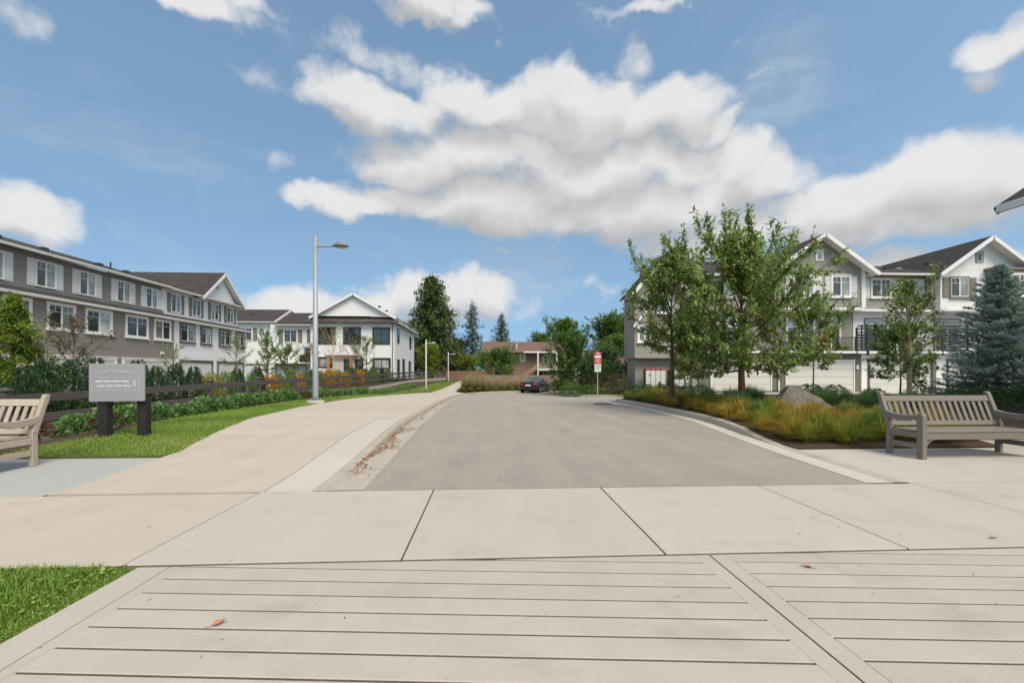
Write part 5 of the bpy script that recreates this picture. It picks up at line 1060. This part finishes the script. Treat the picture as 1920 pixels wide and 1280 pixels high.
sheet('planting_bed', 'soil', lambda y: tab(PR, y)+.1, lambda y: 8, frange(45.2, 52, 1), lambda x, y: gz(x, y)-.03, 6, kind='structure')

# ------------------------------------------------------------------ planting along the rail fence
Yw = Kind('yew_shrub', .47, 1.85, 5200, .11, .22, 'yew', 4, .72, .35, 61)
Gs = Kind('conifer_shrub', .5, 1.75, 4500, .09, .22, 'midleaf', 2, .7, .35, 62)
Os = Kind('orange_shrub', .7, 1.65, 2600, .10, .45, 'orangeshrub', 2, .35, .4, 63); Ys = Kind('yellow_shrub', .6, 1.55, 2400, .09, .4, 'yellowshrub', 2, .5, .4, 64)
seq = 'YYYYYYYGYYYYYYGYGYOGRGOGYGOGOOGOGYGOOGYGGYGGYGYGGYGG'
cn = {}
nm = {'Y': (Yw, 'dark upright yew shrub', 'yew shrubs behind the fence'), 'G': (Gs, 'mid green upright conifer shrub', 'green conifer shrubs behind the fence'), 'O': (Os, 'orange autumn shrub', 'orange shrubs behind the fence'), 'R': (Ys, 'yellow-green shrub', 'yellow shrubs behind the fence')}
y = 11.2
for i, c in enumerate(seq):
    if c == 'Y' and 22 < y < 24.5: c = 'R'
    kd, w, gname = nm[c]; cn[c] = cn.get(c, 0)+1
    x = -13.75+rnd.uniform(-.35, .2); kd.put((x, y, fz(y)-.40), '%s behind the fence, %s of its kind from the left' % (w, ORD[cn[c]-1]), sc=(1, 1, rnd.uniform(.92, 1.16)) if y < 24 else (1, 1, rnd.uniform(.85, 1.02)), rz=rnd.uniform(0, 6), group=gname)
    y += .98 if y < 24 else 1.15
Hy = Kind('hydrangea', .58, .60, 620, .17, .62, 'hosta', 5, 0, .45, 66); i = 0
y = 11.3
while y < 35.5:
    for xo in (-9.4,):
        if rnd.random() < .93:
            Hy.put((xo+rnd.uniform(-.15, .15)-(.25 if y < 13 else 0), y+rnd.uniform(-.2, .2), zmul(xo, y)-.02), 'broad-leaved green plant below the rail fence, %s in the row from the sign' % ORD[i], 'plant', rnd.uniform(.58, .78), rnd.uniform(0, 6), 'broad-leaved plants below the fence')
        i += 1
    y += .74
for x, y, s, w in ((-9.9, 8.6, 1.0, 'behind the teak bench, nearest its arm'), (-10.9, 9.3, .95, 'behind the teak bench, close to the fence'), (-11.4, 8.3, 1.0, 'behind the teak bench, far left')): Hy.put((x, y, zmul(x, y)), 'broad-leaved green plant '+w, 'plant', s, rnd.uniform(0, 6))
Rp = Kind('red_plant', .25, .30, 130, .10, .4, 'redplant', 2, .1, .4, 67)
for x, y, w in ((-9.3, 9.9, 'left of the sign posts'), (-8.5, 10.6, 'between the sign posts'), (-9.1, 23.2, 'among the broad-leaved plants near the tall lamp')): Rp.put((x, y, zmul(x, y)), 'small dark red plant '+w, 'plant', 1.1)
Gc = Kind('low_plant', .6, .32, 420, .10, .5, 'hosta', 2, 0, .4, 68)
for i in range(9): Gc.put((-8.9+rnd.uniform(-.3, .3), 37+i*2.3, zmul(-8.9, 37+i*2.3)), 'low pale shrub below the retaining wall, %s from the near end' % ORD[i], 'shrub', 1.1, rnd.uniform(0, 6), 'low shrubs below the retaining wall')

make_conifer('golden_cypress', 'drooping yellow-green cypress at the left edge behind the fence', (-15.0, 15.2, -.3), 4.25, 1.55, 80, 14, 22000, 'cypress', 71, .75, .13, .35, .2, .07, .75, .35, spread=.05)
def small(name, label, px_x, y, H, th, tr, R, nleaf, m, seed, LL=.11, nl=22, bark='bark', el=(15, 72)): return make_tree(name, label, (px_x, y, fz(y)-.35), H, th, tr, [(0, R*.6), (.35, R), (.7, R*.8), (1, R*.35)], nl, 7, nleaf, LL, .5, m, seed, el, .2, .15, .03, bark=bark)
small('maple_tree', 'small bronze-green maple in front of the grey townhouse block', -15.6, 18.0, 4.0, 1.7, .05, 1.25, 1900, 'reddish', 72, .10, 20, 'bark_grey')
make_tree('maple_tree', 'wispy sapling where the grey block meets the white one', (-18.0, 27.0, -.2), 3.3, 1.3, .04, [(0, .5), (.4, .9), (1, .4)], 14, 6, 420, .11, .5, 'yellowing', 73, (25, 70), .2, .15, .03, bark='bark_grey')
small('street_tree', 'sparse pale tree before the last white garage door', -18.5, 34.5, 4.3, 1.5, .06, 1.3, 1150, 'yellowing', 74, .12, 18, 'bark_grey')
small('street_tree', 'bright green tree just right of the white block, nearer one', -18.2, 38.5, 5.0, 1.4, .06, 1.15, 2600, 'bright', 75, .15, 24)
small('street_tree', 'round bright green tree between the white block and the lamp post', -17.6, 41.0, 4.0, 1.3, .06, 1.5, 2600, 'bright', 76, .15, 24)
small('street_tree', 'thin orange-brown tree before the distant white row', -16.9, 45.0, 4.5, 1.2, .05, .9, 700, 'orangeshrub', 77, .13, 16)
small('street_tree', 'nearly bare pale-branched tree right of the tall lamp post', -16.2, 48.5, 6.6, 2.0, .07, 1.6, 130, 'bright', 78, .13, 26, 'bark_pale', (35, 78))
small('street_tree', 'half bare tree before the clubhouse door', -15.3, 52.5, 5.4, 1.4, .06, 1.7, 520, 'midleaf', 79, .15, 22, 'bark_grey', (30, 75))
small('street_tree', 'bright green tree before the clubhouse corner window', -15.0, 57.0, 5.9, 1.8, .07, 1.9, 2100, 'bright', 80, .18, 24)

# ------------------------------------------------------------------ background trees
make_conifer('cedar_tree', 'tallest dark conifer, right of the clubhouse', (-12.6, 103, 0), 23.5, 8.6, 170, 18, 26000, 'fir', 81, .55, .85, .36, 1.0, .4, .62, .45, spread=.25, plume=.1)
make_conifer('fir_tree', 'thin grey-green fir with gaps between its boughs', (-3.7, 106, 0), 18, 5.8, 66, 14, 9500, 'fir_grey', 82, .35, .6, .24, 1.5, .28, .8, .18, spread=.14, gap=1)
make_conifer('fir_tree', 'smaller dark fir rising behind the brown roof', (3.3, 112, 0), 16, 5.0, 85, 14, 11000, 'fir_grey', 83, .25, .6, .26, 1.0, .25, .75, .2, spread=.15)
def bigtree(label, loc, H, R, n, m, seed, LL=.42, th=.25): return make_tree('broadleaf_tree', label, loc, H, H*th, H*.018, [(0, R*.75), (.35, R), (.7, R*.8), (1, R*.45)], 48, 14, int(n*1.9), LL, .6, m, seed, (8, 75), .2, .12, .16)
bigtree('bright green broadleaf tree rising above the brown roof', (16.0, 96, 0), 12.6, 4.6, 6500, 'bright', 84)
bigtree('lower green tree left of the tree above the brown roof', (11.6, 97, 0), 9.6, 3.4, 3500, 'bright', 90)
bigtree('broad green tree left of the end townhouse', (22.8, 82, 0), 12.0, 4.9, 7500, 'midleaf', 85)
bigtree('green tree close behind the end townhouse', (19.0, 66, 0), 6.8, 3.6, 4200, 'midleaf', 91, .3)
bigtree('round green garden tree in front of the brown house', (1.5, 62, -.3), 4.9, 3.2, 5200, 'midleaf', 86, .24, .12)
bigtree('yellow-green shrub tree behind the cedar fence', (-4.6, 99, 0), 5.0, 3.2, 2800, 'cypress', 87, .35, .12)
bigtree('yellow-green tree in front of the tallest conifer', (-11.9, 92, .2), 6.8, 2.5, 2600, 'cypress', 88, .3, .12)
bigtree('dark tree filling the gap behind the parking sign', (12.6, 50, -.3), 4.2, 2.4, 3800, 'darkleaf', 92, .22, .12)
bigtree('green tree right of the tallest conifer behind the cedar fence', (-7.6, 108, 0), 9.0, 4.2, 3000, 'midleaf', 94)
bigtree('dark green tree filling the gap left of the brown house', (0.2, 108, 0), 8.0, 4.0, 3000, 'darkleaf', 95)
bigtree('leafy tree behind the low brown roof', (27, 92, 0), 11.0, 4.6, 3500, 'midleaf', 96)
bigtree('small treetop above the distant white row', (-39, 92, 0), 12.0, 3.0, 2200, 'midleaf', 93)

# ------------------------------------------------------------------ grass and litter
rng = np.random.default_rng(21)
def lawn_pts(n, y0, y1, pw=1.0):
    y = y0+(y1-y0)*rng.random(n)**pw; a = np.interp(y, [p[0] for p in LB], [p[1] for p in LB]); b = np.interp(y, [p[0] for p in LW], [p[1] for p in LW])
    x = a+.02+(b-a+.015+.03*np.sin(y*9)*np.sin(y*3.7))*rng.random(n); z = np.array([zlawn(u, w)-.035 for u, w in zip(x, y)]); return np.stack([x, y, z], 1)
n = 9000; y = 31.45+1.9*rng.random(n); x = 5.3+.5*np.maximum(0, 33-y)+rng.random(n)*3.2; PI_ = np.stack([x, y, np.array([gz(u, w)+.09 for u, w in zip(x, y)])], 1)
P = np.concatenate([PI_, lawn_pts(52000, 7.9, 16), lawn_pts(46000, 16, 34), lawn_pts(16000, 34, 70)]); n = len(P)
a = rng.uniform(0, 6.28, n); D = np.stack([np.cos(a), np.sin(a), 0*a], 1); far = np.clip(P[:, 1]/20, .5, 2.6)
pat = np.array([noise.noise(Vector((p[0]*.8, p[1]*.5, 3))) for p in P])
me = blade_mesh('lawn_grass', P, D, rng.uniform(.03, .075, n), .012*far, rng.uniform(.01, .05, n), np.clip(.48+pat*.45+rng.normal(0, .16, n), 0, 1), 'lawn')
tag(link(bpy.data.objects.new('lawn_grass', me)), 'short green lawn grass between the left walk and the fence planting', 'grass', kind='stuff')
n = 42000; P = np.stack([-2.56-2.6*rng.random(n)**1.2, 3.475-1.9*rng.random(n), np.full(n, -.022)], 1); a = rng.uniform(0, 6.28, n); D = np.stack([np.cos(a), np.sin(a), 0*a], 1); edge = np.clip((-2.58-P[:, 0])/.25, .35, 1)
me = blade_mesh('verge_grass', P, D, rng.uniform(.03, .085, n)*edge, np.full(n, .0065), rng.uniform(.01, .06, n), np.clip(.36+rng.normal(0, .2, n), 0, 1), 'lawn')
vg = link(bpy.data.objects.new('verge_grass', me)); tag(vg, 'green grass verge at the lower left corner', 'grass', kind='stuff')
n = 900; P = np.stack([-2.6-2.4*rng.random(n), 3.44-1.7*rng.random(n), rng.uniform(0, .05, n)], 1); R = rng.normal(0, 1, (n, 3)); me = leaf_mesh('clover', P, R*np.array([[1, 1, .25]]), np.cross(R, np.array([[0, 0, 1.0]])), rng.uniform(.02, .05, n), rng.uniform(.015, .035, n), np.clip(rng.normal(.5, .2, n), 0, 1), 'lawn')
tag(link(bpy.data.objects.new('clover', me)), 'clover leaves among the verge grass at the lower left', 'clover', kind='stuff')
n = 620; y = np.concatenate([7.4+4.2*rng.random(380), 11.5+12*rng.random(170), 6.3+1.5*rng.random(70)]); off = np.abs(rng.normal(0, .10, n))+.02; x = np.array([tab(CB, v) for v in y])+np.minimum(off*(1+.8*np.sin(y*2.3)), .5)
P = np.stack([x, y, np.array([gz(u, v) for u, v in zip(x, y)])+rng.uniform(.006, .045, n)], 1); R = rng.normal(0, 1, (n, 3))*np.array([[1, 1, .3]]); me = leaf_mesh('fallen_leaves', P, R, np.cross(R, np.array([[.1, .1, 1.0]])), rng.uniform(.03, .09, n), rng.uniform(.012, .035, n), rng.random(n), 'litter', .6)
tag(link(bpy.data.objects.new('fallen_leaves', me)), 'brown fallen leaves gathered in the left gutter', 'fallen leaves', kind='stuff')
n = 230; P = np.stack([rng.uniform(-5, 9, n), 1.8+rng.random(n)**1.6*20, np.full(n, .006)], 1); P = P[(P[:, 0] > -4.5+.0*P[:, 1]) & ((P[:, 1] < 5.4) | ((P[:, 0] > -1.4) & (P[:, 0] < 4.5)))]; P[:, 2] = [gz(p[0], p[1])+.006 for p in P]; n = len(P)
R = rng.normal(0, 1, (n, 3))*np.array([[1, 1, .1]]); me = leaf_mesh('leaf_crumbs', P, R, np.cross(R, np.array([[.1, .1, 1.0]])), rng.uniform(.012, .035, n), rng.uniform(.006, .014, n), rng.random(n), 'litter', .5)
tag(link(bpy.data.objects.new('leaf_crumbs', me)), 'tiny leaf crumbs scattered over the pavement', 'debris', kind='stuff')
def fallen(label, x, y, L, rz):
    m = MB(); w = L*.42; m.add([(0, 0, .004), (-w*.6, L*.3, .022), (-w*.5, L*.7, .016), (0, L, .030), (w*.5, L*.7, .020), (w*.6, L*.3, .012), (0, L*.5, .006), (0, -L*.35, .01), (.006, -L*.35, .01), (.006, 0, .006)], [(0, 6, 1), (1, 6, 2), (2, 6, 3), (3, 6, 4), (4, 6, 5), (5, 6, 0), (7, 8, 9, 0)])
    o = m.build('fallen_leaf', 'deadleaf', None, org=(0, 0, 0)); o.location = (x, y, .0); o.rotation_euler = (0, 0, rz); return tag(o, label, 'leaf', 'single leaves on the crosswalk')
MT['deadleaf'] = mat('dead_leaf', srgb(176, 120, 96), .8, .2, .2, 40)
fallen('curled pinkish brown leaf on the right part of the crosswalk', 2.35, 3.18, .07, .9); fallen('tan leaf lying across a groove on the left part of the crosswalk', -1.55, 2.63, .08, -1.0)
fallen('dry brown leaf at the right edge of the crossing', 4.35, 3.68, .07, 1.7)
